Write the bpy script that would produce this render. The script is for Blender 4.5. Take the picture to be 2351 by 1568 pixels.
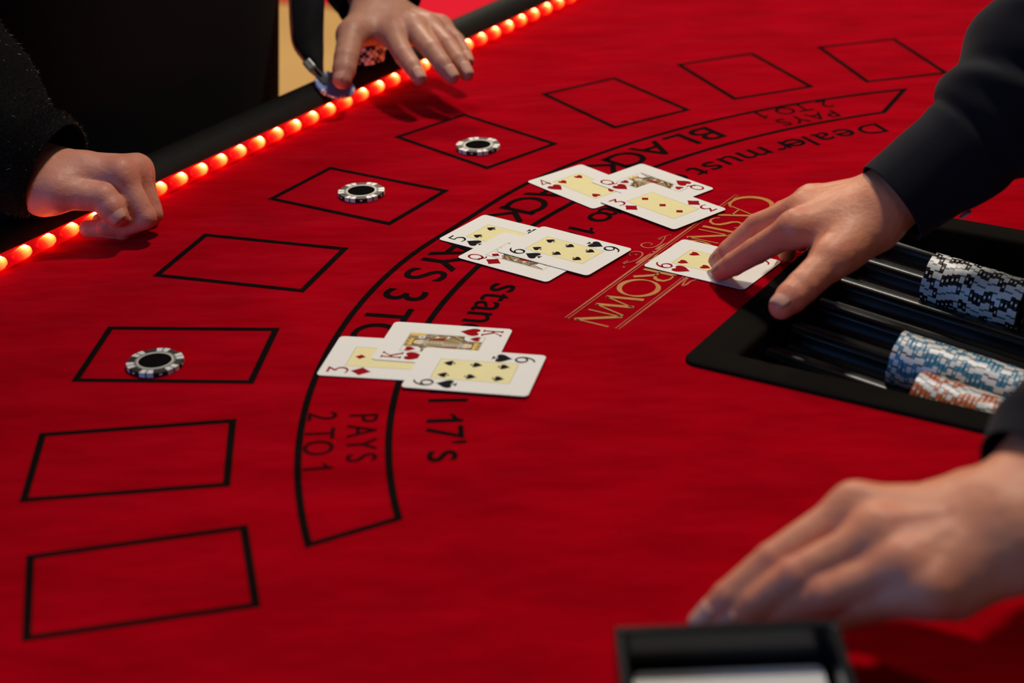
import bpy, bmesh, math, random
import numpy as np
from mathutils import Vector, Matrix

for o in list(bpy.data.objects):
    bpy.data.objects.remove(o, do_unlink=True)
scene = bpy.context.scene
COL = scene.collection
rng = random.Random(7)

# ------------------------------------------------------------------ camera
CAM_H, PITCH, ROLL, FPX = 0.562253, 0.4514488, -0.0371627, 4167.084
_r0 = np.array([1.0, 0, 0]); _u0 = np.array([0, math.sin(PITCH), math.cos(PITCH)])
_w = np.array([0, math.cos(PITCH), -math.sin(PITCH)])
_r = math.cos(ROLL)*_r0 + math.sin(ROLL)*_u0
_u = -math.sin(ROLL)*_r0 + math.cos(ROLL)*_u0
cam_d = bpy.data.cameras.new('camera')
cam = bpy.data.objects.new('camera', cam_d); COL.objects.link(cam)
cam.matrix_world = Matrix(((_r[0], _u[0], -_w[0], 0), (_r[1], _u[1], -_w[1], 0),
                           (_r[2], _u[2], -_w[2], CAM_H), (0, 0, 0, 1)))
cam_d.sensor_width = 36.0
cam_d.lens = 36.0*FPX/2351.0
cam_d.clip_start = 0.02
cam_d.dof.use_dof = True
cam_d.dof.focus_distance = 1.44
cam_d.dof.aperture_fstop = 5.0
scene.camera = cam

# ------------------------------------------------------------------ colour management, world, lamps
scene.view_settings.view_transform = 'Standard'
scene.view_settings.look = 'None'
scene.view_settings.gamma = 1.0
scene.view_settings.use_curve_mapping = False
scene.view_settings.exposure = 0.0
try:
    scene.cycles.use_denoising = True
    scene.cycles.max_bounces = 8
    scene.cycles.sample_clamp_indirect = 4.0
except Exception:
    pass
world = bpy.data.worlds.new('world'); scene.world = world
world.use_nodes = True
world.node_tree.nodes['Background'].inputs[0].default_value = (0.62, 0.70, 1.0, 1)
world.node_tree.nodes['Background'].inputs[1].default_value = 0.035

def area(name, loc, target, size, energy, color, shape='DISK', size_y=None):
    d = bpy.data.lights.new(name, 'AREA'); d.shape = shape; d.size = size
    if size_y: d.size_y = size_y
    d.energy = energy; d.color = color
    o = bpy.data.objects.new(name, d); COL.objects.link(o)
    o.location = loc
    o.rotation_euler = (Vector(target)-Vector(loc)).to_track_quat('-Z', 'Y').to_euler()
    return o
area('ceiling_lamp', (0.50, 2.0, 2.2), (0.05, 1.3, 0), 0.24, 38.5, (1.0, 0.90, 0.77))
area('added_fill', (0.25, 0.1, 2.5), (0.1, 1.0, 0), 1.5, 3.6, (1.0, 0.86, 0.74))  # unseen soft fill, added overhead to lift the near hand
area('blue_lamp', (-1.75, -0.55, 0.70), (0.2, 1.2, 0), 1.1, 15, (0.16, 0.40, 1.0))
area('hall_lamp', (-0.3, 4.9, 2.3), (-0.3, 4.7, -0.8), 0.6, 105, (1.0, 0.86, 0.66))

# ------------------------------------------------------------------ helpers
def tag(o, label=None, cat=None, group=None, kind=None):
    if label: o['label'] = label
    if cat: o['category'] = cat
    if group: o['group'] = group
    if kind: o['kind'] = kind
    return o

def empty(name, loc=(0, 0, 0), rz=0.0):
    o = bpy.data.objects.new(name, None); COL.objects.link(o)
    o.empty_display_size = 0.02
    o.location = loc; o.rotation_euler = (0, 0, rz)
    return o

def mk(name, verts, faces, mat, parent=None, smooth=False, world=False, mats=None, midx=None):
    """one mesh object; world=True: verts are world coordinates although the parent may be moved"""
    me = bpy.data.meshes.new(name)
    v = np.asarray(verts, dtype=float)
    me.from_pydata(v.tolist(), [], [list(map(int, f)) for f in faces])
    for m in (mats or [mat]):
        me.materials.append(m)
    if midx is not None:
        me.polygons.foreach_set('material_index', np.asarray(midx, dtype=np.int32))
    if smooth:
        me.polygons.foreach_set('use_smooth', np.ones(len(me.polygons), dtype=bool))
    me.update()
    o = bpy.data.objects.new(name, me); COL.objects.link(o)
    if parent is not None:
        o.parent = parent
        if world:
            M = Matrix.Translation(parent.location) @ parent.rotation_euler.to_matrix().to_4x4()
            q = parent.parent
            if q is not None and not getattr(q, '_x', False):
                M = parent_world(parent)
            o.matrix_parent_inverse = M.inverted()
    return o

def parent_world(o):
    M = Matrix.Translation(o.location) @ o.rotation_euler.to_matrix().to_4x4()
    if o.parent is not None:
        return parent_world(o.parent) @ o.matrix_parent_inverse @ M
    return M

class MB:
    def __init__(s): s.v = []; s.f = []
    def add(s, v, f):
        n = len(s.v); s.v += [tuple(map(float, p)) for p in v]; s.f += [tuple(i+n for i in q) for q in f]
    def box(s, x0, x1, y0, y1, z0, z1):
        v = [(x, y, z) for z in (z0, z1) for y in (y0, y1) for x in (x0, x1)]
        s.add(v, [(0, 2, 3, 1), (4, 5, 7, 6), (0, 1, 5, 4), (2, 6, 7, 3), (0, 4, 6, 2), (1, 3, 7, 5)])
    def poly(s, pts, z):
        s.add([(x, y, z) for x, y in pts], [tuple(range(len(pts)))])
    def ribbon(s, pts, wid, z, closed=False):
        """flat ribbon along 2-D pts; wid is a number or a list of widths"""
        p = np.array(pts, float); n = len(p)
        w = np.full(n, wid, float) if np.isscalar(wid) else np.array(wid, float)
        L = []; R = []
        for i in range(n):
            a = p[i-1] if (i > 0 or closed) else p[i]
            b = p[(i+1) % n] if (i < n-1 or closed) else p[i]
            d1 = p[i]-a; d2 = b-p[i]
            d1 = d1/np.linalg.norm(d1) if np.linalg.norm(d1) > 1e-12 else None
            d2 = d2/np.linalg.norm(d2) if np.linalg.norm(d2) > 1e-12 else None
            if d1 is None: d1 = d2
            if d2 is None: d2 = d1
            n1 = np.array([-d1[1], d1[0]]); n2 = np.array([-d2[1], d2[0]])
            m = n1+n2; m /= max(np.linalg.norm(m), 1e-9)
            k = min(1.0/max(m@n1, 0.35), 2.2)
            L.append(p[i]+m*k*w[i]/2); R.append(p[i]-m*k*w[i]/2)
        v = [(q[0], q[1], z) for q in L]+[(q[0], q[1], z) for q in R]
        f = [(n+i, n+(i+1) % n, (i+1) % n, i) for i in range(n if closed else n-1)]
        s.add(v, f)
    def build(s, name, mat, parent=None, smooth=False, world=False):
        return mk(name, s.v, s.f, mat, parent, smooth, world)

def bevel(o, w, seg=2):
    m = o.modifiers.new('bevel', 'BEVEL'); m.width = w; m.segments = seg; m.limit_method = 'ANGLE'
    return o

# ------------------------------------------------------------------ materials
def nodes_of(name):
    m = bpy.data.materials.new(name); m.use_nodes = True
    nt = m.node_tree
    return m, nt, nt.nodes['Principled BSDF']
def mat(name, col, rough=0.6, metal=0.0, spec=0.5, noise=0.0, scale=60.0, bump=0.0, bscale=400.0, sheen=0.0, emit=None, estr=0.0, coat=0.0):
    m, nt, b = nodes_of(name)
    b.inputs['Base Color'].default_value = (*col, 1)
    b.inputs['Roughness'].default_value = rough
    b.inputs['Metallic'].default_value = metal
    b.inputs['Specular IOR Level'].default_value = spec
    if coat: b.inputs['Coat Weight'].default_value = coat
    if sheen:
        b.inputs['Sheen Weight'].default_value = sheen
    if emit:
        b.inputs['Emission Color'].default_value = (*emit, 1); b.inputs['Emission Strength'].default_value = estr
    tc = nt.nodes.new('ShaderNodeTexCoord')
    if noise:
        n = nt.nodes.new('ShaderNodeTexNoise'); n.inputs['Scale'].default_value = scale; n.inputs['Detail'].default_value = 3
        nt.links.new(tc.outputs['Object'], n.inputs['Vector'])
        mx = nt.nodes.new('ShaderNodeMix'); mx.data_type = 'RGBA'
        mx.inputs['A'].default_value = (*[c*(1-noise) for c in col], 1)
        mx.inputs['B'].default_value = (*[min(1, c*(1+noise)) for c in col], 1)
        nt.links.new(n.outputs['Fac'], mx.inputs['Factor'])
        nt.links.new(mx.outputs['Result'], b.inputs['Base Color'])
    if bump:
        n2 = nt.nodes.new('ShaderNodeTexNoise'); n2.inputs['Scale'].default_value = bscale
        nt.links.new(tc.outputs['Object'], n2.inputs['Vector'])
        bp = nt.nodes.new('ShaderNodeBump'); bp.inputs['Strength'].default_value = bump; bp.inputs['Distance'].default_value = 0.001
        nt.links.new(n2.outputs['Fac'], bp.inputs['Height'])
        nt.links.new(bp.outputs['Normal'], b.inputs['Normal'])
    return m

def velvet(name, col, sheen_tint, sheen, print_like=False):
    """plush table cloth: nap brushed in soft patches, fine pile, shallow ripples"""
    m, nt, b = nodes_of(name)
    N = nt.nodes.new; L = nt.links.new
    tc = N('ShaderNodeTexCoord')
    b.inputs['Roughness'].default_value = 0.9
    b.inputs['Specular IOR Level'].default_value = 0.0
    b.inputs['Sheen Weight'].default_value = sheen
    b.inputs['Sheen Roughness'].default_value = 0.32
    b.inputs['Sheen Tint'].default_value = (*sheen_tint, 1)
    # brushed nap patches
    mp = N('ShaderNodeMapping'); mp.inputs['Rotation'].default_value = (0, 0, 0.5); mp.inputs['Scale'].default_value = (1.0, 1.9, 1.0)
    L(tc.outputs['Object'], mp.inputs['Vector'])
    n1 = N('ShaderNodeTexNoise'); n1.inputs['Scale'].default_value = 13.0; n1.inputs['Detail'].default_value = 4; n1.inputs['Roughness'].default_value = 0.62
    L(mp.outputs['Vector'], n1.inputs['Vector'])
    n2 = N('ShaderNodeTexNoise'); n2.inputs['Scale'].default_value = 1500.0; n2.inputs['Detail'].default_value = 1
    L(tc.outputs['Object'], n2.inputs['Vector'])
    r1 = N('ShaderNodeMapRange'); r1.inputs['From Min'].default_value = 0.36; r1.inputs['From Max'].default_value = 0.64
    r1.inputs['To Min'].default_value = 0.86; r1.inputs['To Max'].default_value = 1.10
    L(n1.outputs['Fac'], r1.inputs['Value'])
    r2 = N('ShaderNodeMapRange'); r2.inputs['From Min'].default_value = 0.3; r2.inputs['From Max'].default_value = 0.7
    r2.inputs['To Min'].default_value = 0.93; r2.inputs['To Max'].default_value = 1.07
    L(n2.outputs['Fac'], r2.inputs['Value'])
    mu = N('ShaderNodeMath'); mu.operation = 'MULTIPLY'; L(r1.outputs[0], mu.inputs[0]); L(r2.outputs[0], mu.inputs[1])
    vm = N('ShaderNodeVectorMath'); vm.operation = 'SCALE'; vm.inputs[0].default_value = col
    L(mu.outputs[0], vm.inputs['Scale']); L(vm.outputs[0], b.inputs['Base Color'])
    # ripples of the cloth
    mp2 = N('ShaderNodeMapping'); mp2.inputs['Rotation'].default_value = (0, 0, 0.9); mp2.inputs['Scale'].default_value = (1.0, 2.6, 1.0)
    L(tc.outputs['Object'], mp2.inputs['Vector'])
    n3 = N('ShaderNodeTexNoise'); n3.inputs['Scale'].default_value = 9.0; n3.inputs['Detail'].default_value = 2.5
    L(mp2.outputs['Vector'], n3.inputs['Vector'])
    bp = N('ShaderNodeBump'); bp.inputs['Strength'].default_value = 0.5; bp.inputs['Distance'].default_value = 0.014
    L(n3.outputs['Fac'], bp.inputs['Height'])
    bp2 = N('ShaderNodeBump'); bp2.inputs['Strength'].default_value = 0.25; bp2.inputs['Distance'].default_value = 0.0006
    L(n2.outputs['Fac'], bp2.inputs['Height']); L(bp.outputs['Normal'], bp2.inputs['Normal'])
    L(bp2.outputs['Normal'], b.inputs['Normal'])
    return m

M_FELT = velvet('red_velvet', (0.338, 0.0002, 0.0052), (1.0, 0.20, 0.26), 0.24)
M_PRINT = velvet('black_print', (0.0085, 0.0050, 0.0045), (0.6, 0.5, 0.8), 0.035)
M_FADED = velvet('worn_black_print', (0.030, 0.0035, 0.0042), (0.7, 0.5, 0.6), 0.05)
M_GOLD = mat('gold_print', (0.47, 0.165, 0.020), 0.5, 0.0, 0.15, noise=0.25, scale=220, bump=0.3, bscale=900)
M_GOLD2 = mat('worn_gold_print', (0.46, 0.085, 0.028), 0.5, 0.0, 0.15, noise=0.3, scale=260, bump=0.3, bscale=900)
M_RAIL = mat('black_vinyl', (0.0055, 0.0050, 0.0043), 0.62, 0, 0.08, noise=0.3, scale=90, bump=0.35, bscale=500)
M_WOOD = mat('dark_table_wood', (0.03, 0.014, 0.009), 0.5, noise=0.4, scale=25)
M_TRAY = mat('black_tray_plastic', (0.0110, 0.0092, 0.0078), 0.6, 0, 0.0, bump=0.22, bscale=1500)
M_TUBES = mat('black_channel_plastic', (0.0040, 0.0042, 0.0048), 0.38, 0, 0.34, bump=0.12, bscale=1800)
M_RIDGE = mat('divider_plastic', (0.008, 0.0075, 0.007), 0.36, 0, 0.65, bump=0.12, bscale=1800)
M_CARD = mat('card_white', (0.765, 0.755, 0.722), 0.5, 0, 0.05, noise=0.02, scale=900)
M_PANEL = mat('card_yellow_panel', (0.79, 0.715, 0.375), 0.5, 0, 0.05, noise=0.05, scale=120)
M_LINE = mat('card_line', (0.23, 0.20, 0.12), 0.5, 0, 0.1)
M_RED = mat('card_red', (0.31, 0.008, 0.013), 0.6, 0, 0.0)
M_BLACK = mat('card_black', (0.018, 0.016, 0.019), 0.6, 0, 0.0)
M_CGOLD = mat('card_gold', (0.62, 0.40, 0.035), 0.5, 0, 0.1)
M_COCHRE = mat('card_ochre', (0.20, 0.115, 0.026), 0.5, 0, 0.1)
M_CBROWN = mat('card_brown', (0.075, 0.038, 0.022), 0.5, 0, 0.1)
M_CSKIN = mat('card_skin', (0.70, 0.56, 0.40), 0.5, 0, 0.1)
M_CGREY = mat('card_grey', (0.36, 0.34, 0.28), 0.5, 0, 0.1)
M_SHOE = mat('black_acrylic', (0.008, 0.008, 0.009), 0.16, 0, 0.5, bump=0.03, bscale=60)
M_NAVY = mat('navy_black_cloth', (0.0065, 0.0072, 0.011), 0.9, 0, 0.15, noise=0.25, scale=700, bump=0.3, bscale=1600, sheen=0.05)
M_COATA = mat('black_plush', (0.0035, 0.0034, 0.0032), 0.95, 0, 0.1, noise=0.5, scale=400, bump=0.6, bscale=700)
M_COATB = mat('black_jacket_cloth', (0.006, 0.0062, 0.0072), 0.9, 0, 0.15, noise=0.2, scale=600, bump=0.4, bscale=1200)
M_TROUSER = mat('black_trouser_cloth', (0.004, 0.004, 0.004), 0.95, 0, 0.1)
M_FURA = mat('black_plush_fibres', (0.010, 0.010, 0.009), 0.38, 0, 0.6)
M_STEEL = mat('zip_metal', (0.20, 0.20, 0.19), 0.35, 1.0, noise=0.2, scale=300)
M_BUTTON = mat('button_shell', (0.32, 0.36, 0.44), 0.25)
M_FLOOR = mat('tan_floor', (0.52, 0.31, 0.11), 0.6, 0, 0.3, noise=0.12, scale=3.0)
M_CARPET = mat('red_carpet_pile', (0.66, 0.012, 0.035), 0.95, 0, 0.05, noise=0.08, scale=14, bump=0.3, bscale=200)

def skin(name, a, bcol, red):
    m, nt, b = nodes_of(name)
    N = nt.nodes.new; L = nt.links.new
    tc = N('ShaderNodeTexCoord'); at = N('ShaderNodeAttribute'); at.attribute_name = 'flush'
    n1 = N('ShaderNodeTexNoise'); n1.inputs['Scale'].default_value = 55; n1.inputs['Detail'].default_value = 4
    L(tc.outputs['Object'], n1.inputs['Vector'])
    mx = N('ShaderNodeMix'); mx.data_type = 'RGBA'; mx.inputs['A'].default_value = (*a, 1); mx.inputs['B'].default_value = (*bcol, 1)
    rr = N('ShaderNodeMapRange'); rr.inputs['From Min'].default_value = 0.35; rr.inputs['From Max'].default_value = 0.68
    L(n1.outputs['Fac'], rr.inputs['Value']); L(rr.outputs[0], mx.inputs['Factor'])
    mx2 = N('ShaderNodeMix'); mx2.data_type = 'RGBA'; mx2.inputs['B'].default_value = (*red, 1)
    L(mx.outputs['Result'], mx2.inputs['A']); L(at.outputs['Fac'], mx2.inputs['Factor'])
    L(mx2.outputs['Result'], b.inputs['Base Color'])
    b.inputs['Roughness'].default_value = 0.5
    b.inputs['Specular IOR Level'].default_value = 0.35
    b.inputs['Subsurface Weight'].default_value = 0.12
    b.inputs['Subsurface Radius'].default_value = (1.0, 0.35, 0.2)
    b.inputs['Subsurface Scale'].default_value = 0.004
    n2 = N('ShaderNodeTexVoronoi'); n2.inputs['Scale'].default_value = 650; L(tc.outputs['Object'], n2.inputs['Vector'])
    n3 = N('ShaderNodeTexNoise'); n3.inputs['Scale'].default_value = 130; n3.inputs['Detail'].default_value = 4; L(tc.outputs['Object'], n3.inputs['Vector'])
    bp = N('ShaderNodeBump'); bp.inputs['Strength'].default_value = 0.35; bp.inputs['Distance'].default_value = 0.0022
    L(n3.outputs['Fac'], bp.inputs['Height'])
    bp2 = N('ShaderNodeBump'); bp2.inputs['Strength'].default_value = 0.18; bp2.inputs['Distance'].default_value = 0.0006
    L(n2.outputs['Distance'], bp2.inputs['Height']); L(bp.outputs['Normal'], bp2.inputs['Normal'])
    L(bp2.outputs['Normal'], b.inputs['Normal'])
    return m
M_SKIN_D = skin('skin_dealer', (0.73, 0.285, 0.150), (0.69, 0.245, 0.135), (0.66, 0.190, 0.118))
M_SKIN_A = skin('skin_left_player', (0.64, 0.270, 0.180), (0.58, 0.225, 0.150), (0.55, 0.175, 0.125))
M_SKIN_B = skin('skin_right_player', (0.53, 0.255, 0.165), (0.47, 0.210, 0.140), (0.46, 0.170, 0.120))
M_NAIL = mat('nail', (0.60, 0.305, 0.215), 0.5, 0, 0.15)

def led_mats():
    core = mat('led_core', (1, 0.8, 0.5), 0.4, emit=(1.0, 0.50, 0.20), estr=34.0)
    glow = bpy.data.materials.new('led_cone'); glow.use_nodes = True
    g = glow.node_tree; gb = g.nodes['Principled BSDF']
    gb.inputs['Base Color'].default_value = (0.3, 0.02, 0.01, 1); gb.inputs['Roughness'].default_value = 0.3
    tc = g.nodes.new('ShaderNodeTexCoord'); sub = g.nodes.new('ShaderNodeVectorMath'); sub.operation = 'SUBTRACT'; sub.inputs[1].default_value = (0.0012, -0.0006, 0.0032)
    ln = g.nodes.new('ShaderNodeVectorMath'); ln.operation = 'LENGTH'
    g.links.new(tc.outputs['Object'], sub.inputs[0]); g.links.new(sub.outputs[0], ln.inputs[0])
    mr = g.nodes.new('ShaderNodeMapRange'); mr.inputs['From Min'].default_value = 0.002; mr.inputs['From Max'].default_value = 0.0125
    g.links.new(ln.outputs['Value'], mr.inputs['Value'])
    cr = g.nodes.new('ShaderNodeValToRGB'); e = cr.color_ramp.elements
    e[0].position = 0.0; e[0].color = (1.0, 0.50, 0.16, 1); e[1].position = 1.0; e[1].color = (1.0, 0.004, 0.008, 1)
    q = cr.color_ramp.elements.new(0.35); q.color = (1.0, 0.20, 0.035, 1)
    q = cr.color_ramp.elements.new(0.65); q.color = (1.0, 0.035, 0.008, 1)
    st = g.nodes.new('ShaderNodeMapRange'); st.inputs['To Min'].default_value = 11.0; st.inputs['To Max'].default_value = 1.2
    g.links.new(mr.outputs[0], cr.inputs[0]); g.links.new(mr.outputs[0], st.inputs['Value'])
    g.links.new(cr.outputs[0], gb.inputs['Emission Color']); g.links.new(st.outputs[0], gb.inputs['Emission Strength'])
    m = bpy.data.materials.new('rope_tube'); m.use_nodes = True
    nt = m.node_tree; N = nt.nodes.new; L = nt.links.new
    out = nt.nodes['Material Output']; b = nt.nodes['Principled BSDF']
    b.inputs['Base Color'].default_value = (0.35, 0.004, 0.006, 1); b.inputs['Roughness'].default_value = 0.12
    b.inputs['Emission Color'].default_value = (1.0, 0.004, 0.010, 1); b.inputs['Emission Strength'].default_value = 0.55  # even red emission stands in for LED light scattered in the plastic
    tr = N('ShaderNodeBsdfTransparent'); tr.inputs[0].default_value = (1.0, 0.55, 0.45, 1)
    mx = N('ShaderNodeMixShader'); mx.inputs[0].default_value = 0.42
    L(tr.outputs[0], mx.inputs[1]); L(b.outputs[0], mx.inputs[2]); L(mx.outputs[0], out.inputs[0])
    return core, glow, m
M_LED, M_LEDGLOW, M_ROPE = led_mats()

# ------------------------------------------------------------------ room floor (setting)
b = MB(); b.poly([(-8, -3), (5, -3), (5, 12), (-8, 12)], -0.80)
tag(b.build('floor', M_FLOOR), kind='structure')
b = MB()
P = [(-3.2, 5.9), (-0.499, 5.027), (-0.425, 4.94), (-0.27, 4.55), (0.0, 4.0), (2.6, 3.4), (2.6, 8.5), (-3.2, 8.5)]
n = len(P)
b.add([(x, y, -0.80) for x, y in P]+[(x, y, -0.788) for x, y in P], [tuple(range(n))[::-1], tuple(range(n, 2*n))]+[(i, (i+1) % n, n+(i+1) % n, n+i) for i in range(n)])
tag(b.build('carpet', M_CARPET), 'bright red carpet on the tan floor behind the table', 'carpet')

# ------------------------------------------------------------------ table
TABLE = empty('casino_table', (0.1, 1.2, -0.8))
tag(TABLE, 'red velvet blackjack table with black rail and printed betting layout', 'table')
RD = np.array([0.5557, 0.8314]); RN = np.array([-0.8314, 0.5557]); R0 = np.array([-0.4003, 1.3132])   # rail line
TO = np.array([0.1306, 1.1049]); TU = np.array([0.844, -0.536]); TV = np.array([0.536, 0.844])          # chip tray frame
def rail(t, n=0.0): return R0+RD*t+RN*n
def tray(a, v): return TO+TU*a+TV*v

def felt():
    bm = bmesh.new()
    outer = [rail(-0.95, 0.012), rail(1.45, 0.012), tray(0.36, 1.62), tray(0.36, -0.60)]
    hole = [tray(-0.012, 0.006), tray(0.232, 0.006), tray(0.232, 0.325), tray(-0.012, 0.325)]
    def ring(pts, z):
        vs = [bm.verts.new((p[0], p[1], z)) for p in pts]
        return vs, [bm.edges.new((vs[i], vs[(i+1) % len(vs)])) for i in range(len(vs))]
    vo, eo = ring(outer, 0.0); vh, eh = ring(hole, 0.0)
    bmesh.ops.triangle_fill(bm, edges=eo+eh, use_beauty=True)
    for f in bm.faces:
        if f.normal.z < 0: f.normal_flip()
    # cloth turned down over the edges and into the opening
    for vs in (vo, vh):
        lo = [bm.verts.new((v.co.x, v.co.y, -0.03)) for v in vs]
        for i in range(len(vs)):
            j = (i+1) % len(vs); bm.faces.new((vs[i], vs[j], lo[j], lo[i]))
    bmesh.ops.recalc_face_normals(bm, faces=bm.faces)
    me = bpy.data.meshes.new('felt_top'); bm.to_mesh(me); bm.free()
    me.materials.append(M_FELT)
    o = bpy.data.objects.new('felt_top', me); COL.objects.link(o); o.parent = TABLE
    o.matrix_parent_inverse = Matrix.Translation(-TABLE.location)
    return o
FELT = felt()

def solid_poly(name, pts, z0, z1, m, parent):
    n = len(pts)
    v = [(p[0], p[1], z0) for p in pts]+[(p[0], p[1], z1) for p in pts]
    f = [tuple(range(n))[::-1], tuple(range(n, 2*n))]+[(i, (i+1) % n, n+(i+1) % n, n+i) for i in range(n)]
    return mk(name, v, f, m, parent, world=True)
# frame under the cloth (open below the chip tray) and four legs
for a0, a1, v0, v1 in ((-0.05, -0.02, -0.5, 1.2), (0.245, 0.355, -0.5, 1.2)):
    solid_poly('frame_beam', [tray(a0, v0), tray(a1, v0), tray(a1, v1), tray(a0, v1)], -0.10, -0.031, M_WOOD, TABLE)
solid_poly('apron', [rail(-0.93, 0.0), rail(1.43, 0.0), rail(1.43, 0.03), rail(-0.93, 0.03)], -0.16, -0.031, M_WOOD, TABLE)
for p in (rail(-0.7, -0.06), rail(1.2, -0.06), tray(0.30, -0.4), tray(0.30, 1.2)):
    solid_poly('leg', [p+RD*.03+RN*.03, p-RD*.03+RN*.03, p-RD*.03-RN*.03, p+RD*.03-RN*.03][::-1], -0.8, -0.03, M_WOOD, TABLE)

def rail_mesh():
    prof = [(0.0125, -0.03), (0.0125, 0.002), (0.014, 0.0075), (0.019, 0.0135), (0.026, 0.0185), (0.034, 0.0215), (0.042, 0.0220), (0.050, 0.0195),
            (0.057, 0.0135), (0.062, 0.004), (0.064, -0.010), (0.063, -0.035), (0.055, -0.05), (0.03, -0.05)]
    ts = np.linspace(-0.95, 1.45, 49)
    v = []; f = []
    for t in ts:
        for n, z in prof:
            q = rail(t, n); v.append((q[0], q[1], z))
    k = len(prof)
    for i in range(len(ts)-1):
        for j in range(k):
            a = i*k+j; c = i*k+(j+1) % k
            f.append((a, c, c+k, a+k))
    f.append(tuple(range(k))); f.append(tuple((len(ts)-1)*k+j for j in range(k))[::-1])
    return mk('rail', v, f, M_RAIL, TABLE, smooth=True, world=True)
tag(rail_mesh(), 'black padded vinyl armrest')

# ---- betting boxes, printed
ZP = 0.00035
BOX = [(-0.215, 0.868, 0.195), (-0.244, 1.009, 0.078), (-0.237, 1.159, -0.105), (-0.203, 1.321, -0.331), (-0.127, 1.459, -0.571),
       (-0.027, 1.587, -0.831), (0.108, 1.683, -1.038), (0.242, 1.751, -1.219), (0.387, 1.786, -1.350)]
for x, y, t in BOX:
    b = MB(); A, Bh, w = 0.06415, 0.04424, 0.0049
    pts = [(-A+w/2, -Bh+w/2), (A-w/2, -Bh+w/2), (A-w/2, Bh-w/2), (-A+w/2, Bh-w/2)]
    c, s = math.cos(t), math.sin(t)
    pts = [(x+c*p[0]-s*p[1], y+s*p[0]+c*p[1]) for p in pts]
    b.ribbon(pts, w, ZP, closed=True)
    b.build('betting_box', M_PRINT, TABLE, world=True)

# ---- payout band: two arcs closed by slanted ends
CO, RO = np.array([0.5136, 1.0469]), 0.653
CI, RI = np.array([0.5292, 1.0369]), 0.6107
CT = np.array([0.5136, 1.0469])
def arc(c, r, a0, a1, n=140, dip=0.0):
    d = np.linspace(a0, a1, n); a = np.radians(d); r = r-dip*np.exp(-((d-148)/6.0)**2); return np.c_[c[0]+r*np.cos(a), c[1]+r*np.sin(a)]
oc = arc(CO, RO, 100.9, 193.1, dip=0.0052)
ia0 = math.degrees(math.atan2(1.623-1.0369+0.0, 0.3617-0.5292))
ic = arc(CI, RI, 106.4, 190.6)
b = MB(); b.ribbon(list(oc)+list(ic[::-1]), 0.0048, ZP, closed=True)
b.build('payout_band', M_PRINT, TABLE, world=True)

# ---- printed words
_font_cache = {}
def glyph(ch, offset=0.0, res=6):
    """flat mesh of one character from the built-in font, scaled so that a capital is 1 high; returns verts, faces"""
    key = (ch, offset)
    if key in _font_cache: return _font_cache[key]
    if ch == '1':
        H = cap_height(); t = 0.055+offset
        v = np.array([(.25-t, 0, 0), (.25+t, 0, 0), (.25+t, H, 0), (.25-t*.4, H, 0), (.25-t, H*.86, 0), (.03, H*.74, 0), (.03, H*.62, 0), (.25-t, H*.735, 0)])
        _font_cache[key] = (v, [(0, 1, 2, 3, 4, 7), (4, 5, 6, 7)]); return _font_cache[key]
    cu = bpy.data.curves.new('g', 'FONT'); cu.body = ch; cu.size = 1.0; cu.offset = offset; cu.resolution_u = res
    ob = bpy.data.objects.new('g', cu); COL.objects.link(ob)
    dg = bpy.context.evaluated_depsgraph_get(); dg.update()
    me = bpy.data.meshes.new_from_object(ob.evaluated_get(dg))
    v = np.array([tuple(q.co) for q in me.vertices]); f = [tuple(p.vertices) for p in me.polygons]
    bpy.data.objects.remove(ob); bpy.data.curves.remove(cu); bpy.data.meshes.remove(me)
    _font_cache[key] = (v, f); return v, f
CAPH = None
def cap_height():
    global CAPH
    if CAPH is None:
        v, f = glyph('H'); CAPH = v[:, 1].max()-v[:, 1].min()
    return CAPH
def place_char(b, ch, pos, up, h, z, sx=1.0, offset=0.0):
    """pos: baseline centre of the character"""
    v, f = glyph(ch, offset)
    k = h/cap_height()
    cx = (v[:, 0].min()+v[:, 0].max())/2
    up = np.asarray(up, float); right = np.array([up[1], -up[0]])
    P = np.asarray(pos)+np.outer((v[:, 0]-cx)*k*sx, right)+np.outer(v[:, 1]*k, up)
    b.add(np.c_[P, np.full(len(P), z)], f)
def arc_text(name, words, r, h, m, sx=1.0, offset=0.0, label='printed word', dip=0.0, low=1.0):
    """words: lists of (character, angle); the cloth lies a little slack near 145 degrees, which pulls the print in by dip"""
    for w in words:
        b = MB()
        for ch, ang in w:
            a = math.radians(ang); d = np.array([math.cos(a), math.sin(a)])
            rr = r-dip*math.exp(-((ang-145)/16.0)**2)
            place_char(b, ch, CT+d*rr, -d, h*(low if ch in 'aemnorsuw' else (low*.5+.5 if ch.islower() else 1.0)), ZP, sx, offset)
        o = b.build(name, m, TABLE, world=True)
        o['label'] = label+' '+''.join(c for c, _ in w)
arc_text('lettering', [[('B', 121.6), ('L', 124.2), ('A', 127.3), ('C', 130.3), ('K', 132.9)], [('J', 137.2), ('A', 139.9), ('C', 142.8), ('K', 145.5)],
         [('P', 150.4), ('A', 153.0), ('Y', 155.3), ('S', 157.8)], [('3', 161.4)], [('T', 164.9), ('O', 167.8)], [('2', 172.0)]], 0.6442, 0.0330, M_PRINT, 1.05, 0.006,
         label='large printed word', dip=0.006)
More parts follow.
